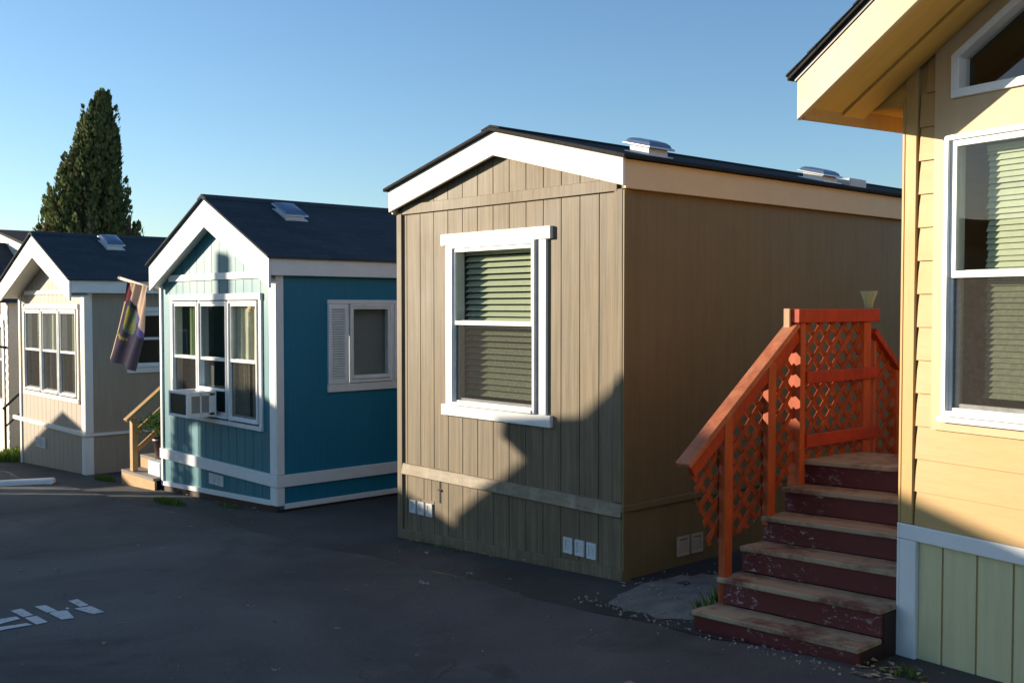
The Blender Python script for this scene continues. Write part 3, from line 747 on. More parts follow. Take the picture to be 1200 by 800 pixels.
cols = [(-18.64, -17.80), (-17.76, -16.96), (-16.92, -16.15)]; ws = []
for k, (a, b) in enumerate(cols):
    ws.append(hung_window(H, mf, a, b, GW[2] + .02, GW[3] - .012, 1.285, fw=.06, proud=.035, glassm=('glass_dark', 'glass_dark'), screen=True))
m = mf()
m.fbox(GW[0] - .06, GW[0], -.01, .022, GW[2], GW[3]); m.fbox(GW[1], GW[1] + .06, -.01, .022, GW[2], GW[3])
m.fbox(GW[0] - .06, GW[1] + .06, -.01, .030, GW[3], GW[3] + .08); m.fbox(GW[0] - .06, GW[1] + .06, -.01, .030, GW[2] - .07, GW[2])
m.fbox(-17.797, -17.763, -.05, .012, GW[2], GW[3]); m.fbox(-16.957, -16.923, -.05, .012, GW[2], GW[3])
m.build('casing', M['cream'], ws[1], bevel=.003)
curtain(ws[0], mf, -18.15, -17.84, 1.27, 1.92, -.062, 'curtain_green', 4)
curtain(ws[1], mf, -17.72, -17.0, 1.27, 1.92, -.062, 'curtain', 3); curtain(ws[1], mf, -17.6, -17.1, .62, 1.27, -.062, 'roller', 5)
curtain(ws[2], mf, -16.55, -16.18, .62, 1.92, -.062, 'curtain_green', 4)
w = hung_window(H, mr, 6.365, 7.495, 1.055, 1.915, 1.5, fw=.05, proud=.03, screen=False)
m = mr(); m.fbox(6.26, 6.36, -.01, .024, 1.05, 1.92); m.fbox(7.5, 7.6, -.01, .024, 1.05, 1.92); m.fbox(6.22, 7.64, -.01, .032, 1.92, 1.99); m.fbox(6.22, 7.64, -.01, .032, .97, 1.05); m.build('casing', M['white'], w, bevel=.003)
roof_vent(H, -16.88, 6.42, G['zf'], .30, .24, .12)

# ---- ivory home at the far left, with a lower gabled porch in front of a taller body
ex0, ex1, ey0 = -25.6, -21.62, 6.6
E = thing('mobile_home', 'ivory lap sided home cut off by the left edge of the photo', 'mobile home', ((ex0 + ex1) / 2, 9, gz(-23)))
def laps(mb, a0, a1, z0, z1, ex=.16, lip=.012, lim=None):
    P = mb.P; z = z0
    while z < z1 - .01:
        t = min(z + ex, z1); s0, s1 = (a0, a1) if lim is None else lim(t)
        if s1 - s0 > .03:
            mb.hexa([P(s0, -.01, z), P(s1, -.01, z), P(s1, lip, z), P(s0, lip, z), P(s0, -.01, t), P(s1, -.01, t), P(s1, .002, t), P(s0, .002, t)])
        z = t
# taller body
zE, zP = 3.20, 3.56; xm = (ex0 + ex1) / 2; slE = (zP - zE) / (ex1 - xm)
m = MB(P=lambda a, o, z: (a, ey0 - o, z)); laps(m, ex0, ex1, gz(ex0), zP - .03, lim=lambda z: (ex0 + max(0, (z - zE) / slE), ex1 - max(0, (z - zE) / slE))); m.build('front_wall', M['ivory'], E)
m = MB(); m.box(ex1 - .02, ex1 + .004, ey0 + .01, 12, gz(ex1) - .03, zE + .02); m.build('side_wall', M['ivory'], E)
m = MB(); m.box(ex0 - .004, ex0 + .02, ey0 + .01, 12, gz(ex0) - .03, zE + .02); m.build('side_wall', M['ivory'], E)
m = MB(); m.prism([(ex0, gz(ex0)), (ex1, gz(ex0)), (ex1, zE), (xm, zP), (ex0, zE)], lambda a, b, d: (a, d, b), 12, 12.05); m.build('back_wall', M['ivory'], E)
m = MB(); rl, rr_ = ex0 - .08, ex1 + .08; zf = lambda x: zP + .02 - slE * abs(x - xm)
m.prism([(rl, zf(rl)), (xm, zf(xm)), (rr_, zf(rr_)), (rr_, zf(rr_) + .05), (xm, zf(xm) + .05), (rl, zf(rl) + .05)], lambda a, b, d: (a, d, b), ey0 - .12, 12.1); m.build('roof', M['shingle_black'], E)
m = MB(); m.prism([(rl + .03, zf(rl) - .11), (rl + .03, zf(rl) - .02), (xm, zf(xm) - .004), (rr_ - .03, zf(rr_) - .02), (rr_ - .03, zf(rr_) - .11), (xm, zf(xm) - .10)], lambda a, b, d: (a, d, b), ey0 - .10, ey0 - .07); m.build('rake_board', M['white'], E)
# porch
px0, px1, py0 = -24.55, -21.0, 6.0
pm = (px0 + px1) / 2 - .35; px0 = 2 * pm - px1
zpe, zpp = 2.10, 3.22; slp = (zpp - zpe) / (px1 - pm)
PP = lambda a, o, z: (a, py0 - o, z)
wz0, wz1, wx0, wx1 = .17, 1.66, -23.25, -21.28
m = MB(P=PP)
for a, b in ((px0, wx0), (wx1, px1)): laps(m, a, b, gz(px0), zpe - .05)
laps(m, wx0, wx1, gz(px0), wz0); laps(m, px0, px1, wz1, zpp - .05, lim=lambda z: (px0 + max(0, (z - zpe) / slp), px1 - max(0, (z - zpe) / slp)))
m.build('porch_wall', M['ivory'], E)
m = MB(); m.box(px1 - .02, px1, py0 + .012, ey0 - .014, gz(px1) - .03, zpe + .02); m.box(px0, px0 + .02, py0 + .012, ey0 - .014, gz(px0) - .03, zpe + .02); m.build('porch_side', M['ivory'], E)
zf = lambda x: zpp + .06 - slp * abs(x - pm); rl, rr_ = px0 - .18, px1 + .18
m = MB(); m.prism([(rl, zf(rl)), (pm, zf(pm)), (rr_, zf(rr_)), (rr_, zf(rr_) + .045), (pm, zf(pm) + .045), (rl, zf(rl) + .045)], lambda a, b, d: (a, d, b), py0 - .20, ey0 - .015); m.build('porch_roof', M['shingle_blue'], E)
m = MB(); m.prism([(rl + .03, zf(rl) - .22), (rl + .03, zf(rl) - .01), (pm, zf(pm) - .004), (rr_ - .03, zf(rr_) - .01), (rr_ - .03, zf(rr_) - .22), (pm, zf(pm) - .20)], lambda a, b, d: (a, d, b), py0 - .19, py0 - .16); m.build('rake_board', M['cream'], E)
m = MB(); m.box(px0 + .05, px1 - .05, py0 + .3, py0 + .33, gz(px0), zpe); m.build('porch_screen', M['room_dark'], E)
mfE = lambda: MB(P=PP)
w = hung_window(E, mfE, wx1 - .70, wx1, wz0, wz1, .98, fw=.06, proud=.03, glassm=('glass_dark', 'glass_dark'), screen=True)
curtain(w, mfE, wx1 - .30, wx1 - .06, wz0, wz1, -.15, 'curtain_green', 4)
m = mfE(); m.fbox(wx1, wx1 + .09, -.01, .03, wz0, wz1); m.fbox(wx0 - .09, wx1 + .09, -.01, .036, wz1, wz1 + .09); m.fbox(wx0 - .09, wx1 + .09, -.01, .036, wz0 - .09, wz0); m.build('casing', M['white'], w)
w2 = hung_window(E, mfE, wx1 - 1.42, wx1 - .72, wz0, wz1, .98, fw=.06, proud=.03, glassm=('glass_dark', 'glass_dark'), screen=True)
m = MB(); m.tube([(-21.08, py0 - .012, 1.22), (-21.08, py0 - .05, 1.22), (-21.10, py0 - .16, 1.25), (-21.12, py0 - .24, 1.20)], [.03, .025, .02, .02]); m.tube([(-21.12, py0 - .24, 1.20), (-21.12, py0 - .24, 1.13), (-21.12, py0 - .24, 1.08)], [.03, .06, .085]); m.build('wall_lamp', M['black_metal'], E)

# black rail and steps beside the taupe home
st = thing('metal_handrail', 'thin black metal handrail on low steps at the left edge beside the taupe home', 'handrail', (-20.15, 5.62, gz(-20.15)))
m = MB(); xq = -20.05
m.tube([(xq, 5.66, gz(xq)), (xq, 5.66, .18)], .022, 8); m.tube([(xq, 6.0, gz(xq) + .1), (xq, 6.0, .5)], .022, 8); m.build('post', M['black_metal'], st)
m = MB(); m.tube([(xq, 5.62, .14), (xq, 5.66, .18), (xq, 5.9, .40), (xq, 6.02, .51)], .022, 8); m.build('top_rail', M['black_metal'], st)
m = MB(); m.tube([(xq, 5.66, -.18), (xq, 6.0, .12)], .017, 8); m.build('lower_rail', M['black_metal'], st)
m = MB(); m.box(-20.02, -19.3, 5.80, 6.05, gz(-20) - .02, gz(-20) + .17); m.box(-20.02, -19.3, 6.052, 6.4, gz(-20) - .02, gz(-20) + .36); m.build('step', M['concrete'], st, bevel=.01)

# ------------------------------------------------------------------ yellow home at the right
YB = (-2.71, 5.279, gz(-2.71)); YR = math.radians(-10.2)
YH = thing('mobile_home', 'pale yellow lap sided home filling the right edge of the photo', 'mobile home', YB, YR)
YM = Matrix.Translation((YB[0], YB[1], 0)) @ Matrix.Rotation(YR, 4, 'Z')
PYF = lambda a, o, z: (a, -o, z)
PYL = lambda a, o, z: (-o, a, z)
yf = lambda: MB(xf=YM, P=PYF); yl = lambda: MB(xf=YM, P=PYL)
WID, DEP = 3.72, 9.0; um = WID / 2
rsl = .60; OV = .50; OE = .29
rb = lambda u: 2.984 + rsl * (OE + (u if u < um else WID - u))    # underside of the rake board
sof = lambda u: rb(u) + .055
yg = lambda u: gz(-2.71 + u * .984) - .02
win = (.25, 1.72, 1.437, 2.872)
trap = (.285, 1.80, 3.052, lambda u: min(3.27 + .62 * (u - .285), 9))
trap2 = (WID - 1.80, WID - .285, 3.052, lambda u: min(3.27 + .62 * (WID - u - .285), 9))
m = yf(); m.siding(.0, WID, yg, lambda u: sof(u) + .03, None, off=-.012, holes=[win, trap, trap2], extra=(um,)); m.build('front_wall', M['yellow'], YH)
# lap siding rows below and beside the cream panel
m = yf(); z = .838; ztop = .1
rows = [.838] + [1.019 + .1745 * k for k in range(16)]
for k, zb in enumerate(rows):
    zt = rows[k + 1] if k + 1 < len(rows) else zb + .17
    for (a, b) in ([(.083, WID - .083)] if zt < 1.37 else [(.083, .185), (WID - .185, WID - .083)]):
        aa = max(a, (zt - sof(0)) / rsl) if a < 1 else a
        if zt > sof(0) and a >= 1: continue
        if b - aa < .02: continue
        P = m.P; j = random.uniform(-.002, .002)
        m.hexa([P(aa, -.010, zb), P(b, -.010, zb), P(b, .016 + j, zb), P(aa, .016 + j, zb), P(aa, -.010, zt + .004), P(b, -.010, zt + .004), P(b, .001, zt + .004), P(aa, .001, zt + .004)])
m.build('lap_siding', M['yellow'], YH)
m = yf(); m.siding(.181, WID - .181, 1.36, lambda u: sof(u) - .004, None, off=.024, holes=[win, trap, trap2], extra=(um,)); P = m.P
m.quad(P(.181, 0, 1.36), P(WID - .181, 0, 1.36), P(WID - .181, .024, 1.36), P(.181, .024, 1.36)); m.quad(P(.181, 0, 1.36), P(.181, .024, 1.36), P(.181, .024, sof(.181)), P(.181, 0, sof(.181)))
m.build('window_panel', M['yellow_cream'], YH)
for a, b in ((.0, .072), (WID - .072, WID)):
    m = yf(); m.fbox(a, b, -.012, .020, .838, lambda u: sof(u) - .003); m.build('corner_board', M['yellow_trim'], YH, bevel=.004)
m = yl(); m.siding(.0, DEP, yg(0), 3.2, None, off=-.006); m.build('side_wall', M['yellow'], YH)
m = yl(); P = m.P
for k, zb in enumerate(rows[:13]):
    zt = rows[k + 1]; m.hexa([P(.08, -.006, zb), P(DEP, -.006, zb), P(DEP, .016, zb), P(.08, .016, zb), P(.08, -.006, zt), P(DEP, -.006, zt), P(DEP, .001, zt), P(.08, .001, zt)])
m.build('side_siding', M['yellow'], YH)
m = yl(); m.fbox(-.019, .07, .001, .020, .838, 3.1); m.build('corner_board', M['yellow_trim'], YH, bevel=.004)
m = MB(xf=YM, P=lambda a, o, z: (WID + o, a, z)); m.siding(0, DEP, yg(WID), 3.2, None); m.build('side_wall', M['yellow'], YH)
m = MB(xf=YM, P=lambda a, o, z: (a, DEP + o, z)); m.siding(0, WID, yg, lambda u: sof(u), None, extra=(um,)); m.build('back_wall', M['yellow'], YH)
m = MB(xf=YM); m.box(.02, WID - .02, 1.7, 1.76, .1, 3.1); m.box(.02, WID - .02, .16, DEP - .1, .62, .65); m.build('room_partition', M['room'], YH)
# skirting
m = yf(); m.siding(.102, WID - .102, lambda u: yg(u) + .02, .752, .197, gw=.012, gd=.009, off=-.004, phase=.137); m.build('skirting', M['skirt_olive'], YH)
m = yf(); m.fbox(-.004, WID + .004, -.012, .026, .752, .836); m.build('skirt_band', M['white'], YH, bevel=.005)
for a, b in ((-.002, .10), (WID - .10, WID + .002)):
    m = yf(); m.fbox(a, b, -.012, .024, lambda u: yg(u) + .012, .7505); m.build('skirt_corner', M['white'], YH, bevel=.004)
m = yl(); m.fbox(-.022, DEP, .0035, .022, .752, .836); m.fbox(-.022, .08, .0035, .022, yg(0) + .012, .751); m.build('skirt_band', M['white'], YH, bevel=.004)
m = yl(); m.siding(.081, DEP, yg(0) + .02, .751, .197, off=.002); m.build('skirting', M['skirt_olive'], YH)
# windows
w = hung_window(YH, yf, win[0] + .002, win[1] - .002, win[2] + .002, win[3] - .002, 2.165, fw=.062, proud=.045)
m = yf(); m.fbox(win[0] - .012, win[1] + .012, .0245, .058, win[2] - .03, win[2] - .001); m.build('sill', M['vinyl'], w, bevel=.003)
blind(w, yf, win[0] + .155, win[1] - .06, win[2] + .08, win[3] - .06, -.105, .030, 'blind', .0155, .009)
for tr, sgn in ((trap, 1), (trap2, -1)):
    a, b, zz, fz = tr; m = yf(); P = m.P; t = .045
    m.fbox(a, b, -.05, .045, zz + .001, zz + t)
    if sgn > 0:
        m.fbox(a, a + t, -.05, .045, zz + t, lambda u: fz(u) - t); m.fbox(b - t, b, -.05, .045, zz + t, lambda u: fz(u) - t)
    else:
        m.fbox(b - t, b, -.05, .045, zz + t, lambda u: fz(u) - t); m.fbox(a, a + t, -.05, .045, zz + t, lambda u: fz(u) - t)
    m.fbox(a, b, -.05, .046, lambda u: fz(u) - t, lambda u: fz(u) - .001)
    w = m.build('gable_window', M['vinyl'], YH, bevel=.003)
    g = yf(); P = g.P; g.quad(P(a + .01, -.02, zz + .01), P(b - .01, -.02, zz + .01), P(b - .01, -.02, fz(b - .01) - .01), P(a + .01, -.02, fz(a + .01) - .01)); g.build('glass', M['glass_dark'], w)
# roof
uL, uR = -OE, WID + OE
poly = [(uL, rb(uL)), (uL, rb(uL) + .208), (um, rb(um) + .225), (uR, rb(uR) + .208), (uR, rb(uR)), (um, rb(um))]
m = MB(xf=YM); m.prism(poly, lambda a, b, d: (a, d, b), -OV - .03, -OV); m.build('rake_board', M['yellow_cream'], YH, bevel=.004)
zr = lambda u: rb(u) + .212
dp = [(uL - .012, zr(uL - .012)), (um, zr(um) + .02), (uR + .012, zr(uR + .012)), (uR + .012, zr(uR + .012) + .028), (um, zr(um) + .048), (uL - .012, zr(uL - .012) + .028)]
m = MB(xf=YM); m.prism(dp, lambda a, b, d: (a, d, b), -OV - .034, DEP + .3); m.build('drip_edge', M['drip'], YH)
rp = [(u, z + .031) for u, z in dp[:3]]; rp[0] = (uL - .045, zr(uL - .045) + .030); rp[2] = (uR + .045, zr(uR + .045) + .030)
m = MB(xf=YM); m.prism(rp + [(uR + .045, zr(uR + .045) + .052), (um, zr(um) + .078), (uL - .045, zr(uL - .045) + .052)], lambda a, b, d: (a, d, b), -OV - .055, DEP + .3); rf = m.build('roof', M['shingle_black'], YH)
# shingle courses breaking the roof edge
m = MB(xf=YM); k = 0; u = uL - .05
while u < um - .02:
    z = zr(u) + .053; z2 = zr(u + .145) + .053
    m.hexa([(u, -OV - .062, z), (u + .145, -OV - .062, z2), (u + .145, DEP + .3, z2), (u, DEP + .3, z), (u, -OV - .062, z + .011), (u + .145, -OV - .062, z2 + .004), (u + .145, DEP + .3, z2 + .004), (u, DEP + .3, z + .011)])
    u += .146
m.build('shingle_course', M['shingle_black'], rf)
# soffits
m = MB(xf=YM)
sf = [(uL + .02, sof(uL + .02)), (um, sof(um)), (uR - .02, sof(uR - .02)), (uR - .02, sof(uR - .02) + .02), (um, sof(um) + .02), (uL + .02, sof(uL + .02) + .02)]
m.prism(sf, lambda a, b, d: (a, d, b), -OV + .001, -.013); so = m.build('rake_soffit', M['ochre'], YH)
m = MB(xf=YM); m.prism([(u, z - .018) for u, z in sf[:3]] + [(sf[2][0], sf[2][1] - .002), (um, sf[1][1] - .002), (sf[0][0], sf[0][1] - .002)], lambda a, b, d: (a, d, b), -.20, -.026); m.build('frieze_board', M['ochre'], so)
m = MB(xf=YM); m.box(uL + .026, -.003, -.004, DEP + .2, 3.072, 3.088); m.prism([(-.205, 3.089), (.0, 3.089), (.0, sof(0) + .01)], lambda a, b, d: (a, d, b), -.004, .010); m.build('eave_soffit', M['ochre'], YH)
m = MB(xf=YM); m.box(uL, uL + .024, -OV + .002, DEP + .25, 2.990, zr(uL) - .004); m.build('fascia', M['yellow_trim'], YH, bevel=.003)
m = MB(xf=YM); m.box(uR - .024, uR, -OV + .002, DEP + .25, 2.990, zr(uL) - .004); m.build('fascia', M['yellow_trim'], YH, bevel=.003)

# ------------------------------------------------------------------ red stairs
SA = -.026; SO = (-3.826, 4.896)
ST = thing('wooden_stairs', 'worn dark red wooden steps with orange red lattice railing beside the yellow home', 'stairs', (SO[0], SO[1], gz(SO[0])), SA)
SM = Matrix.Translation((SO[0], SO[1], 0)) @ Matrix.Rotation(SA, 4, 'Z')
TL = .041; RISE, RUN, WD = .159, .223, 1.089; Z0 = .188
ms = lambda: MB(xf=SM)
def slab(m, xa, xb, ya, yb, zt, zb):
    m.hexa([(xa, ya, zb + TL * xa), (xb, ya, zb + TL * xb), (xb, yb, zb + TL * xb), (xa, yb, zb + TL * xa), (xa, ya, zt + TL * xa), (xb, ya, zt + TL * xb), (xb, yb, zt + TL * xb), (xa, yb, zt + TL * xa)])
for i in range(6):
    z = Z0 + RISE * i; y = RUN * i; xa = -.012 if i == 0 else random.uniform(-.004, .004); xb = WD + random.uniform(-.004, .004)
    dpt = RUN + .02 if i < 5 else .66
    m = ms()
    if i < 5:
        slab(m, xa, xb, y, y + dpt * .5 - .003, z, z - .032); slab(m, xa + .004, xb - .003, y + dpt * .5 + .003, y + dpt, z - random.uniform(0, .004), z - .032)
    else:
        for k in range(5): slab(m, xa + random.uniform(0, .008), xb, y + k * .132, y + (k + 1) * .132 - .006, z - random.uniform(0, .003), z - .032)
    m.build('tread' if i < 5 else 'landing', M['tread'], ST, bevel=.005)
    m = ms(); slab(m, xa + .006, xb - .006, y + .022, y + .042, z - .033, (z - RISE if i else gz(SO[0]) - .03)); m.build('riser', M['riser'], ST, bevel=.003)
for sx, xa, xb in ((0, .004, .03), (1, WD - .03, WD - .004)):
    m = ms()
    for i in range(6):
        y = RUN * i; y1_ = y + RUN if i < 5 else y + .64
        slab(m, xa, xb, y + .043, y1_ + .0425, Z0 + RISE * i - .034, -.05)
    m.build('stringer', M['dark_wood'], ST)
m = ms(); 
for k in range(2): slab(m, .0, WD, 1.78 + k * .22, 1.99 + k * .22, Z0 + RISE * (4 - k), Z0 + RISE * (4 - k) - .032)
slab(m, .01, WD - .01, 1.76, 1.778, Z0 + RISE * 5 - .034, .0)
m.build('back_step', M['tread'], ST, bevel=.004)
# posts (in stair coordinates, vertical)
gl = gz(SO[0]) - .02
def post(xa, xb, ya, yb, z0, z1, mat='red_post', name='post'):
    m = ms(); m.box(xa, xb, ya, yb, z0, z1); return m.build(name, M[mat], ST, bevel=.003)
hs = lambda y: 1.060 + .742 * (y + .07)          # underside line of the hand rail board (stair y)
post(-.005, .040, .245, .325, gz(SO[0]) + .0, hs(.30) + .0)
post(-.005, .040, .685, .765, Z0 + RISE * 3 - .06, hs(.72))
post(-.05, .045, 1.025, 1.082, gl, 1.892)
post(-.005, .043, 1.80, 1.89, .3, 1.892)
post(.0, .03, 1.955, 1.985, .3, 1.755)
post(-.005, .040, 2.255, 2.315, .3, 1.535)
# hand rails
m = ms(); m.bar((-.012, -.085, hs(-.085) + .012), (-.012, 1.022, hs(1.022) + .012), .105, .036); m.build('handrail', M['red_cap'], ST, bevel=.005)
m = ms(); m.bar((.018, -.05, hs(-.05) - .052), (.018, 1.020, hs(1.020) - .052), .032, .085); m.build('rail_board', M['red'], ST, bevel=.003)
m = ms(); m.box(-.045, .060, .985, 1.975, 1.893, 1.984); m.build('cap_rail', M['red'], ST, bevel=.004)
m = ms(); m.box(-.050, -.004, .966, .983, 1.74, 1.986); m.build('end_board', M['bare_wood'], ST, bevel=.002)
m = ms(); m.box(.044, .062, 1.08, 1.965, 1.492, 1.572); m.build('mid_rail', M['red'], ST, bevel=.003)
m = ms(); m.box(.044, .062, 1.08, 1.965, 1.070, 1.155); m.build('lower_rail', M['red'], ST, bevel=.003)
m = ms(); m.bar((.018, 1.945, 1.825), (.018, 2.36, 1.50), .06, .045); m.build('back_rail', M['red'], ST, bevel=.003)
# lattice
def clip(poly, P):
    out = poly
    n_ = len(P)
    for i in range(n_):
        a, b = P[i], P[(i + 1) % n_]; res = []
        ins = lambda p: (b[0] - a[0]) * (p[1] - a[1]) - (b[1] - a[1]) * (p[0] - a[0]) >= 0
        for j in range(len(out)):
            p, q = out[j], out[(j + 1) % len(out)]; ip, iq = ins(p), ins(q)
            if ip: res.append(p)
            if ip != iq:
                d1 = (b[0] - a[0]) * (p[1] - a[1]) - (b[1] - a[1]) * (p[0] - a[0]); d2 = (b[0] - a[0]) * (q[1] - a[1]) - (b[1] - a[1]) * (q[0] - a[0])
                t = d1 / (d1 - d2); res.append((p[0] + (q[0] - p[0]) * t, p[1] + (q[1] - p[1]) * t))
        out = res
        if len(out) < 3: return []
    return out
def lattice(P, x, name='lattice_panel', pitch=.102, w=.037, th=.007):
    m = ms()
    ys = [p[0] for p in P]; zs = [p[1] for p in P]; c0 = min(ys) + min(zs) - 3; 
    for layer, sg in ((0, -1), (1, 1)):
        k = -40
        while k < 60:
            cc = k * pitch * 1.4142; hw = w * .7071
            # strips at 45 degrees: z = sg*y + cc
            y0_, y1_ = min(ys) - .1, max(ys) + .1
            q = [(y0_, sg * y0_ + cc - hw), (y1_, sg * y1_ + cc - hw), (y1_, sg * y1_ + cc + hw), (y0_, sg * y0_ + cc + hw)]
            r = clip(q, P)
            if r: m.prism(r, lambda a, b, d: (d, a, b), x + layer * th + .0005 * layer, x + (layer + 1) * th)
            k += 1
    return m.build(name, M['red_lattice'], ST)
lattice([(-.04, hs(-.04) - .02), (.16, .545), (.56, .60), (1.05, .93), (1.05, hs(1.05) - .02)], -.022)
lattice([(1.083, .93), (1.80, .93), (1.80, 1.892), (1.083, 1.892)], .0)
lattice([(1.986, .6), (2.255, .6), (2.255, 1.56), (1.986, 1.78)], .0)

# pale vase on the rail
vx = SM @ Vector((.01, 1.905, 1.985))
m = MB(); m.lathe(vx, [(.022, .0), (.026, .004), (.030, .03), (.040, .07), (.062, .125), (.060, .125), (.037, .07), (.027, .03), (.020, .010)], 24, cap=False)
m.add([(vx.x + .022 * math.cos(k * .2618), vx.y + .022 * math.sin(k * .2618), vx.z + .003) for k in range(24)], [tuple(range(24))])
tag(m.build('vase', M['frost'], smooth=True), 'pale green flared glass vase on the end of the red top rail', 'vase')

# ------------------------------------------------------------------ pine steps, pot and plant between the taupe and teal homes
PS = thing('porch_steps', 'honey pine porch steps with handrail in the gap left of the teal home', 'steps', (-13.7, 6.0, gz(-13.7)))
for k in range(4):
    m = MB(); z = -.25 + k * .18; y = 5.50 + k * .27
    m.box(-14.22, -13.13, y, y + .29, z - .035, z); m.build('tread', M['grey_wood'], PS, bevel=.004)
    m = MB(); m.box(-14.24, -13.12, y + .012, y + .04, (gz(-14.2) - .03) if k == 0 else z - .18, z - .0355); m.build('riser', M['pine'], PS, bevel=.003)
m = MB()
for k in range(4): m.box(-14.22, -14.19, 5.541 + k * .27, 5.811 + k * .27, gz(-14.2) - .03, -.286 + k * .18)
m.build('stringer', M['pine'], PS)
xr0 = -13.93
m = MB(); m.box(xr0 - .05, xr0 + .05, 5.53, 5.60, -.249, .475); m.build('post', M['pine'], PS, bevel=.004)
m = MB(); m.box(xr0 - .05, xr0 + .05, 6.45, 6.52, .1, 1.26); m.build('post', M['pine'], PS, bevel=.004)
for nm, dz, ww, hh in (('handrail', .50, .12, .045), ('lower_rail', .22, .04, .06), ('lower_rail', -.03, .04, .06)):
    m = MB(); yy0 = 5.46 if dz == .5 else 5.60
    m.bar((xr0, yy0, dz - .02 + (yy0 - 5.5) * .82), (xr0, 6.55, dz - .02 + 1.05 * .82), ww, hh); m.build(nm, M['pine'], PS, bevel=.004)
m = MB(); m.box(-13.55, -13.16, 5.60, 5.765, -.249, -.06); tag(m.build('planter_box', M['white'], bevel=.01), 'low white block standing on the pine step under the potted plant', 'planter box')
pt = thing('potted_plant', 'bushy green plant in a dark brown pot on the pine steps', 'potted plant', (-13.52, 5.84, -.07))
m = MB(); m.lathe((-13.52, 5.84, -.069), [(.11, 0), (.13, .05), (.16, .24), (.175, .25), (.175, .29), (.15, .29), (.14, .25)], 20); m.build('pot', M['pot'], pt, smooth=True)
m = MB(); m.lathe((-13.52, 5.84, .17), [(.145, 0), (.143, .01)], 16); m.build('soil', M['soil'], pt)
m = MB()
for k in range(420):
    a = random.uniform(0, 6.28); b = random.uniform(-.2, 1.45); r = .30 * random.random() ** .4
    c = Vector((-13.58, 5.76, .34)) + Vector((math.cos(a) * math.cos(b) * r, math.sin(a) * math.cos(b) * r * .85, math.sin(b) * r * .75))
    d = Vector((math.cos(a), math.sin(a), random.uniform(-.2, .9))).normalized(); s_ = d.cross(Vector((0, 0, 1))).normalized(); L = random.uniform(.04, .075); w_ = L * .38
    m.add([c, c + d * L * .5 + s_ * w_, c + d * L, c + d * L * .5 - s_ * w_], [(0, 1, 2), (0, 2, 3)])
m.build('foliage', M['leaf'], pt)
m = MB()
for k in range(10):
    a = k * .63; m.tube([(-13.52 + .03 * math.cos(a), 5.84 + .03 * math.sin(a), .17), (-13.55 + .12 * math.cos(a), 5.80 + .12 * math.sin(a), .36)], .006, 5)
m.build('stem', M['leaf'], pt)

# ------------------------------------------------------------------ flag
FY = 5.58
fl = thing('flag', 'dark violet flag, its sunlit fold coloured peach, hanging from a pole at the teal home corner', 'flag', (-13.5, FY, 1.3))
tip = at(141, 326, FY); root = Vector((-13.081, 5.66, 2.19))
m = MB(); m.tube([tip, root], .021, 10); pole = m.build('pole', M['wood_pole'], fl, smooth=True)
m = MB(); c_ = Vector(tip); m.tube([c_ + Vector((-.045, 0, .008)), c_ + Vector((-.02, 0, .004)), c_ + Vector((.01, 0, 0))], [.012, .028, .024], 10); m.build('finial', M['wood_pole'], pole, smooth=True)
m = MB(); m.box(-13.13, -13.081, 5.61, 5.71, 2.12, 2.25); m.build('bracket', M['black_metal'], pole, bevel=.004)
outl_l = [(149, 329), (143, 355), (136, 385), (130, 408), (126.5, 420)]; outl_r = [(174, 336.5), (173.5, 350), (171, 372), (168, 397), (157.5, 435)]
def lerp(P, t):
    t *= len(P) - 1; i = min(int(t), len(P) - 2); f = t - i
    return (P[i][0] + (P[i + 1][0] - P[i][0]) * f, P[i][1] + (P[i + 1][1] - P[i][1]) * f)
m = MB(); NU, NV = 44, 56; pts = []; pxs = []
for j in range(NV + 1):
    for i in range(NU + 1):
        u, v = i / NU, j / NV; l, r = lerp(outl_l, v), lerp(outl_r, v)
        px, py = l[0] + (r[0] - l[0]) * u, l[1] + (r[1] - l[1]) * u
        wob = .045 * math.sin(u * 11 + v * 2.2) * (.35 + v * .5) + .02 * math.sin(u * 23 + v * 5) * (1 - v)
        p = at(px, py, FY); pts.append((p.x, p.y + wob, p.z)); pxs.append((px, py))
for j in range(NV):
    for i in range(NU):
        k = j * (NU + 1) + i; px, py = pxs[k]; fx = 1
        edge = 153 + (py - 332) * .05 + max(0, (py - 340)) ** 1.15 * .135
        c_ = 0
        if px > edge and py < 396: c_ = 2  # sunlit fold, its light put into the cloth colour
        elif py < 352: c_ = 1
        elif (px - 151) ** 2 / 16 + (py - 371) ** 2 / 230 < 1:
            c_ = 3 if ((px * 1.3 + py * .5) % 9 < 6) else 4
        elif (px - 152) ** 2 / 42 + (py - 374) ** 2 / 290 < 1: c_ = 4
        elif px > edge - 5 and 365 < py < 395: c_ = 5
        elif abs(py - (389 + (px - 133) * .55)) < 1.8 and px < 148: c_ = 3
        elif i < 2 and py > 345: c_ = 2
        m.cm = c_
        m.add([pts[k], pts[k + 1], pts[k + NU + 2], pts[k + NU + 1]], [(0, 1, 2, 3)])
cl = m.build('cloth', [M['flag_dark'], M['flag_red'], M['flag_sunlit_peach'], M['flag_yellow'], M['flag_green'], M['flag_blue']], fl, smooth=True)

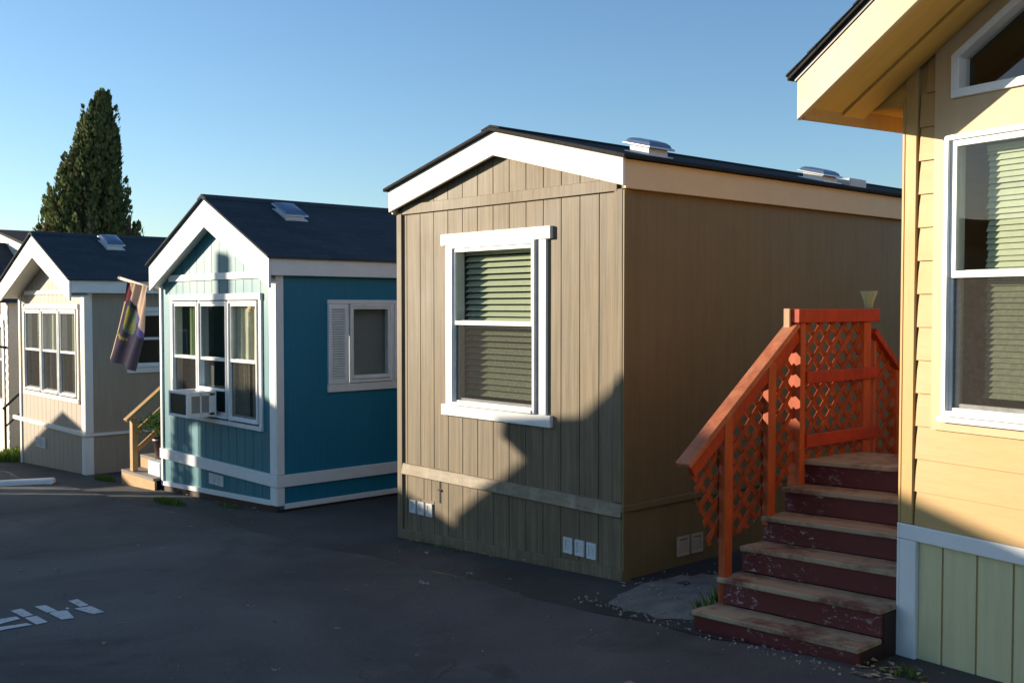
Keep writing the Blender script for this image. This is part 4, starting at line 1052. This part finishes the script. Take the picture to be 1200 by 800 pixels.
# ------------------------------------------------------------------ conifer behind the roofs
TY = 14.0
Lft = [(122, 103), (114, 108), (108, 118), (103, 132), (97, 150), (92, 170), (84, 188), (75, 203), (73, 220), (64, 232), (54, 246), (48, 262), (44, 282), (40, 330), (44, 400), (60, 470)]
Rgt = [(124, 103), (128, 110), (131, 120), (133, 135), (136, 152), (138, 168), (140, 185), (143, 205), (146, 220), (151, 236), (154, 252), (158, 264), (168, 282), (172, 330), (168, 400), (150, 470)]
def edge_at(P, py):
    for (xa, ya), (xb, yb) in zip(P[:-1], P[1:]):
        if ya <= py <= yb: return xa + (xb - xa) * (py - ya) / max(1e-6, yb - ya)
    return P[-1][0]
base = at(108, 470, TY); TD = Vector((base.x, TY, 0)).dot(_F); tr = thing('conifer_tree', 'tall dark pointed conifer rising behind the roofs on the left', 'tree', (base.x, TY, gz(base.x)))
m = MB(); m.tube([(base.x, TY, gz(base.x)), (base.x, TY, 3), (at(122, 130, TY).x, TY, at(122, 130, TY).z)], [.42, .34, .04], 12); m.build('trunk', M['bark'], tr)
m = MB(); m2 = MB()
for q in range(820):
    py = 104 + 350 * random.random() ** .75
    xl, xr = edge_at(Lft, py), edge_at(Rgt, py); c = (xl + xr) / 2
    pl, pr = at(xl, py, TY), at(xr, py, TY); R_ = (xr - xl) / 2 / F_PX * TD * .93; cxx = at(c, py, TY).x; z = pl.z
    a = random.uniform(0, 2 * math.pi); rr = max(.02, R_ * (1 - .26 * random.random() ** 1.6) - (.10 if py < 200 else .04))
    # the crown is about as deep as it is wide
    z -= .22; C0 = Vector((cxx + rr * math.cos(a), TY + rr * math.sin(a) * .95, z - .1))
    brown = (q % 11 == 0) and 180 < py < 300
    if py > 190 and random.random() < .08: C0 += Vector((math.cos(a), math.sin(a), .6)) * random.uniform(.05, .16)
    hgt = random.uniform(.55, 1.35) * (1.0 if py > 140 else .55); rad = random.uniform(.20, .38) * (1.0 if py > 140 else .6)
    lean = Vector((math.cos(a) * .22, math.sin(a) * .22, 1)).normalized()
    for s_ in range(64):
        t = random.random(); rl = rad * math.sin(math.pi * min(1, .12 + t * .88)) ** .7 * (1 - .35 * t)
        b = random.uniform(0, 6.28); o = Vector((math.cos(b), math.sin(b), 0))
        p = C0 + lean * (t * hgt - hgt * .4) + o * rl * random.uniform(.75, 1.05)
        d = (lean * random.uniform(.8, 1.2) + o * random.uniform(.0, .45) + Vector((random.uniform(-.22, .22), random.uniform(-.22, .22), 0))).normalized()
        sd = d.cross(o + Vector((0, 0, .3))).normalized(); L = random.uniform(.10, .22); w_ = L * random.uniform(.22, .42)
        (m2 if brown and s_ % 3 else m).add([p - d * L * .4, p + sd * w_, p + d * L * .6, p - sd * w_], [(0, 1, 2, 3)])
# inner mass so no sky shows through the middle
crown = m.build('crown', M['conifer'], tr)
m2.build('dead_sprays', leafmat('dead brown sprays', (.10, .065, .05), (.17, .12, .085), .1), tr)
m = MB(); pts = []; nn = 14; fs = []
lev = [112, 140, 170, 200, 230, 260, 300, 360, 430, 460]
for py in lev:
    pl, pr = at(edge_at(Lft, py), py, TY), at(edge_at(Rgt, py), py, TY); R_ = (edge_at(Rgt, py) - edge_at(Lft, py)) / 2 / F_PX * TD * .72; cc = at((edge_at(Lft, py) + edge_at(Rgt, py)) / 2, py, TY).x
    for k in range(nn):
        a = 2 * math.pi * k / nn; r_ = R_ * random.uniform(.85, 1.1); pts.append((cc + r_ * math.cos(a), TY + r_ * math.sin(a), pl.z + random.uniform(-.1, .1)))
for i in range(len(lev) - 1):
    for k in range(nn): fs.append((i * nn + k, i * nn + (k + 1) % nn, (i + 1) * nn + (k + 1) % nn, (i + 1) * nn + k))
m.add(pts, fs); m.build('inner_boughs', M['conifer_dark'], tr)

# ------------------------------------------------------------------ homes across the lane (behind the camera; they cast the long evening shadows)
def opposite(label, xl, xr, xp, zp, sl_l, sl_r, depth=8.0, y1=-1.0, wall='taupe', roof='shingle_black', drop=0.0, inset=.08):
    H = thing('mobile_home', label, 'mobile home', ((xl + xr) / 2, y1 - depth / 2, gz((xl + xr) / 2)), 0, 'homes across the lane')
    zl = zp - sl_l * (xp - xl); zr_ = zp - sl_r * (xr - xp); e = .08
    m = MB(); m.prism([(xl + inset, gz(xl) - .05), (xr - e, gz(xl) - .05), (xr - e, zr_ - .06), (xp, zp - .10), (xl + inset, zl - .06)], lambda a, b, d: (a, d, b - (drop * (y1 - d) if b > gz(xl) else 0)), y1 - depth + .1, y1 - .08); m.build('wall', M[wall], H)
    m = MB(); m.prism([(xl, zl - .055), (xp, zp - .055), (xr, zr_ - .055), (xr, zr_), (xp, zp), (xl, zl)], lambda a, b, d: (a, d, b - drop * (y1 - d)), y1 - depth, y1); m.build('roof', M[roof], H)
    m = MB(); m.prism([(xl + .02, zl - .22), (xl + .02, zl - .06), (xp, zp - .06), (xr - .02, zr_ - .06), (xr - .02, zr_ - .22), (xp, zp - .24)], lambda a, b, d: (a, d, b), y1 - .05, y1 - .02); m.build('rake_board', M['white'], H)
    xc = (xl + xr) / 2; PO = lambda a, o, z: (a, y1 - .08 + o, z); g = gz(xc)
    m = MB(P=PO)
    for a, b, c, d in ((xc - .6, xc - .54, g + 1.1, g + 2.5), (xc + .54, xc + .6, g + 1.1, g + 2.5), (xc - .54, xc + .54, g + 1.1, g + 1.16), (xc - .54, xc + .54, g + 2.44, g + 2.5), (xc - .54, xc + .54, g + 1.77, g + 1.82)): m.fbox(a, b, .001, .03, c, d)
    w = m.build('window', M['vinyl'], H)
    m = MB(P=PO); m.fbox(xc - .54, xc + .54, .002, .010, g + 1.16, g + 2.44); m.build('pane', M['skydome'], w)
    return H
opposite('taupe mobile home across the lane opposite the brown home', -17.0, -13.6, -15.40, 3.90, .74, .40, 9.5, wall='taupe')
opposite('teal mobile home across the lane opposite the teal home', -22.75, -19.7, -21.18, 3.50, .24, .45, 8.0, wall='teal', drop=.06, inset=.22)
opposite('brown gabled shed across the lane opposite the taupe home', -29.6, -25.3, -27.28, 2.73, .41, .32, 1.2, wall='brown')
fe = thing('shade_fence', 'unseen grey board fence added across the lane to shade its left end', 'fence', (-24.4, -1.5, gz(-24.4)))  # added out of view to keep sun off the far left lane
m = MB()
for k in range(15): m.box(-25.28 + k * .125, -25.28 + k * .125 + .118, -1.51, -1.49, gz(-24.4) - .1, 1.42 + random.uniform(-.015, .015))
m.build('boards', M['grey_wood'], fe)
sh = thing('shade_shrub', 'unseen narrow evergreen shrub added across the lane to shade the teal front', 'shrub', (-23.13, -1.15, gz(-23.1)))  # added out of view, sized to shade the lower left teal front
m = MB(); m.tube([(-23.13, -1.15, gz(-23.1)), (-23.13, -1.15, 3.2)], [.04, .015], 8); m.build('stem', M['bark'], sh)
m = MB()
for k in range(3600):
    t_ = random.random(); z = -.85 + 4.3 * t_; r = (.21 - .08 * t_) * (1 - max(0, t_ - .85) * 4.5) * math.sqrt(random.random()); a = random.uniform(0, 6.283)
    c0 = Vector((-23.13 + r * math.cos(a), -1.15 + r * math.sin(a), z)); d = Vector((math.cos(a) * .4, math.sin(a) * .4, 1)).normalized(); sd_ = d.cross(Vector((random.uniform(-1, 1), random.uniform(-1, 1), .2))).normalized()
    L = random.uniform(.05, .10); m.add([c0, c0 + d * L * .5 + sd_ * L * .35, c0 + d * L, c0 + d * L * .5 - sd_ * L * .35], [(0, 1, 2, 3)])
m.build('foliage', M['conifer'], sh)
# unseen screen added here, cut to the shadow outline on the brown front
aw = thing('shadow_screen', 'unseen grey board screen added across the lane to cast the stepped shadow', 'shadow screen', (-16.5, -1.3, gz(-16.5)))
m = MB(); m.prism([(-17.40, gz(-17.4)), (-17.40, 2.44), (-17.36, 2.577), (-16.485, 3.157), (-16.64, 3.252), (-16.776, 3.31), (-16.744, 3.46), (-15.94, 3.54), (-15.6, 3.60), (-15.3, gz(-15.3))], lambda a, b, d: (a, d, b), -1.045, -.992); m.build('boarding', M['grey_wood'], aw)
m = MB(); m.prism([(-17.0, gz(-17)), (-17.0, 2.6), (-16.4, 2.95), (-16.4, gz(-17))], lambda a, b, d: (a, d, b), -1.5, -1.05); m.build('return', M['grey_wood'], aw)
up = thing('utility_pole', 'wooden utility pole across the lane', 'utility pole', (-22.0, -1.15, gz(-22)))
m = MB(); m.tube([(-22.0, -1.15, gz(-22) - .1), (-21.95, -1.15, 5.05)], [.13, .10], 12); m.build('shaft', M['bark'], up)

# ------------------------------------------------------------------ light
w = bpy.data.worlds.new('World'); SC.world = w; w.use_nodes = True
nt = w.node_tree; nt.nodes.clear()
sky = nt.nodes.new('ShaderNodeTexSky'); sky.sky_type = 'NISHITA'; sky.sun_disc = False
sky.sun_elevation = SUN_EL; sx, sy = -SUN_DIR.x, -SUN_DIR.y
sky.sun_rotation = math.atan2(sx, sy)
sky.altitude = 0; sky.air_density = 1.0; sky.dust_density = 0.32; sky.ozone_density = 3.4
bg = nt.nodes.new('ShaderNodeBackground'); bg.inputs['Strength'].default_value = .112
ow = nt.nodes.new('ShaderNodeOutputWorld'); nt.links.new(sky.outputs[0], bg.inputs[0]); nt.links.new(bg.outputs[0], ow.inputs[0])
sd = bpy.data.lights.new('sun', 'SUN'); sd.energy = 5.0; sd.angle = math.radians(.38); sd.color = (1.0, .86, .66)
so_ = bpy.data.objects.new('sun', sd); link(so_); so_.rotation_euler = SUN_DIR.to_track_quat('-Z', 'Y').to_euler(); so_.location = (-30, -20, 20)

# ------------------------------------------------------------------ camera
cd = bpy.data.cameras.new('camera'); cd.sensor_width = 36; cd.lens = F_PX / 1200 * 36; cd.clip_end = 3000; cd.clip_start = .05
co = bpy.data.objects.new('camera', cd); link(co); co.location = (0, 0, EYE); co.rotation_euler = (math.pi / 2 - PITCH, 0, YAW)
SC.camera = co
SC.view_settings.view_transform = 'Standard'; SC.view_settings.look = 'None'; SC.view_settings.exposure = .95; SC.view_settings.gamma = 1
SC.render.resolution_x = 1024; SC.render.resolution_y = 682
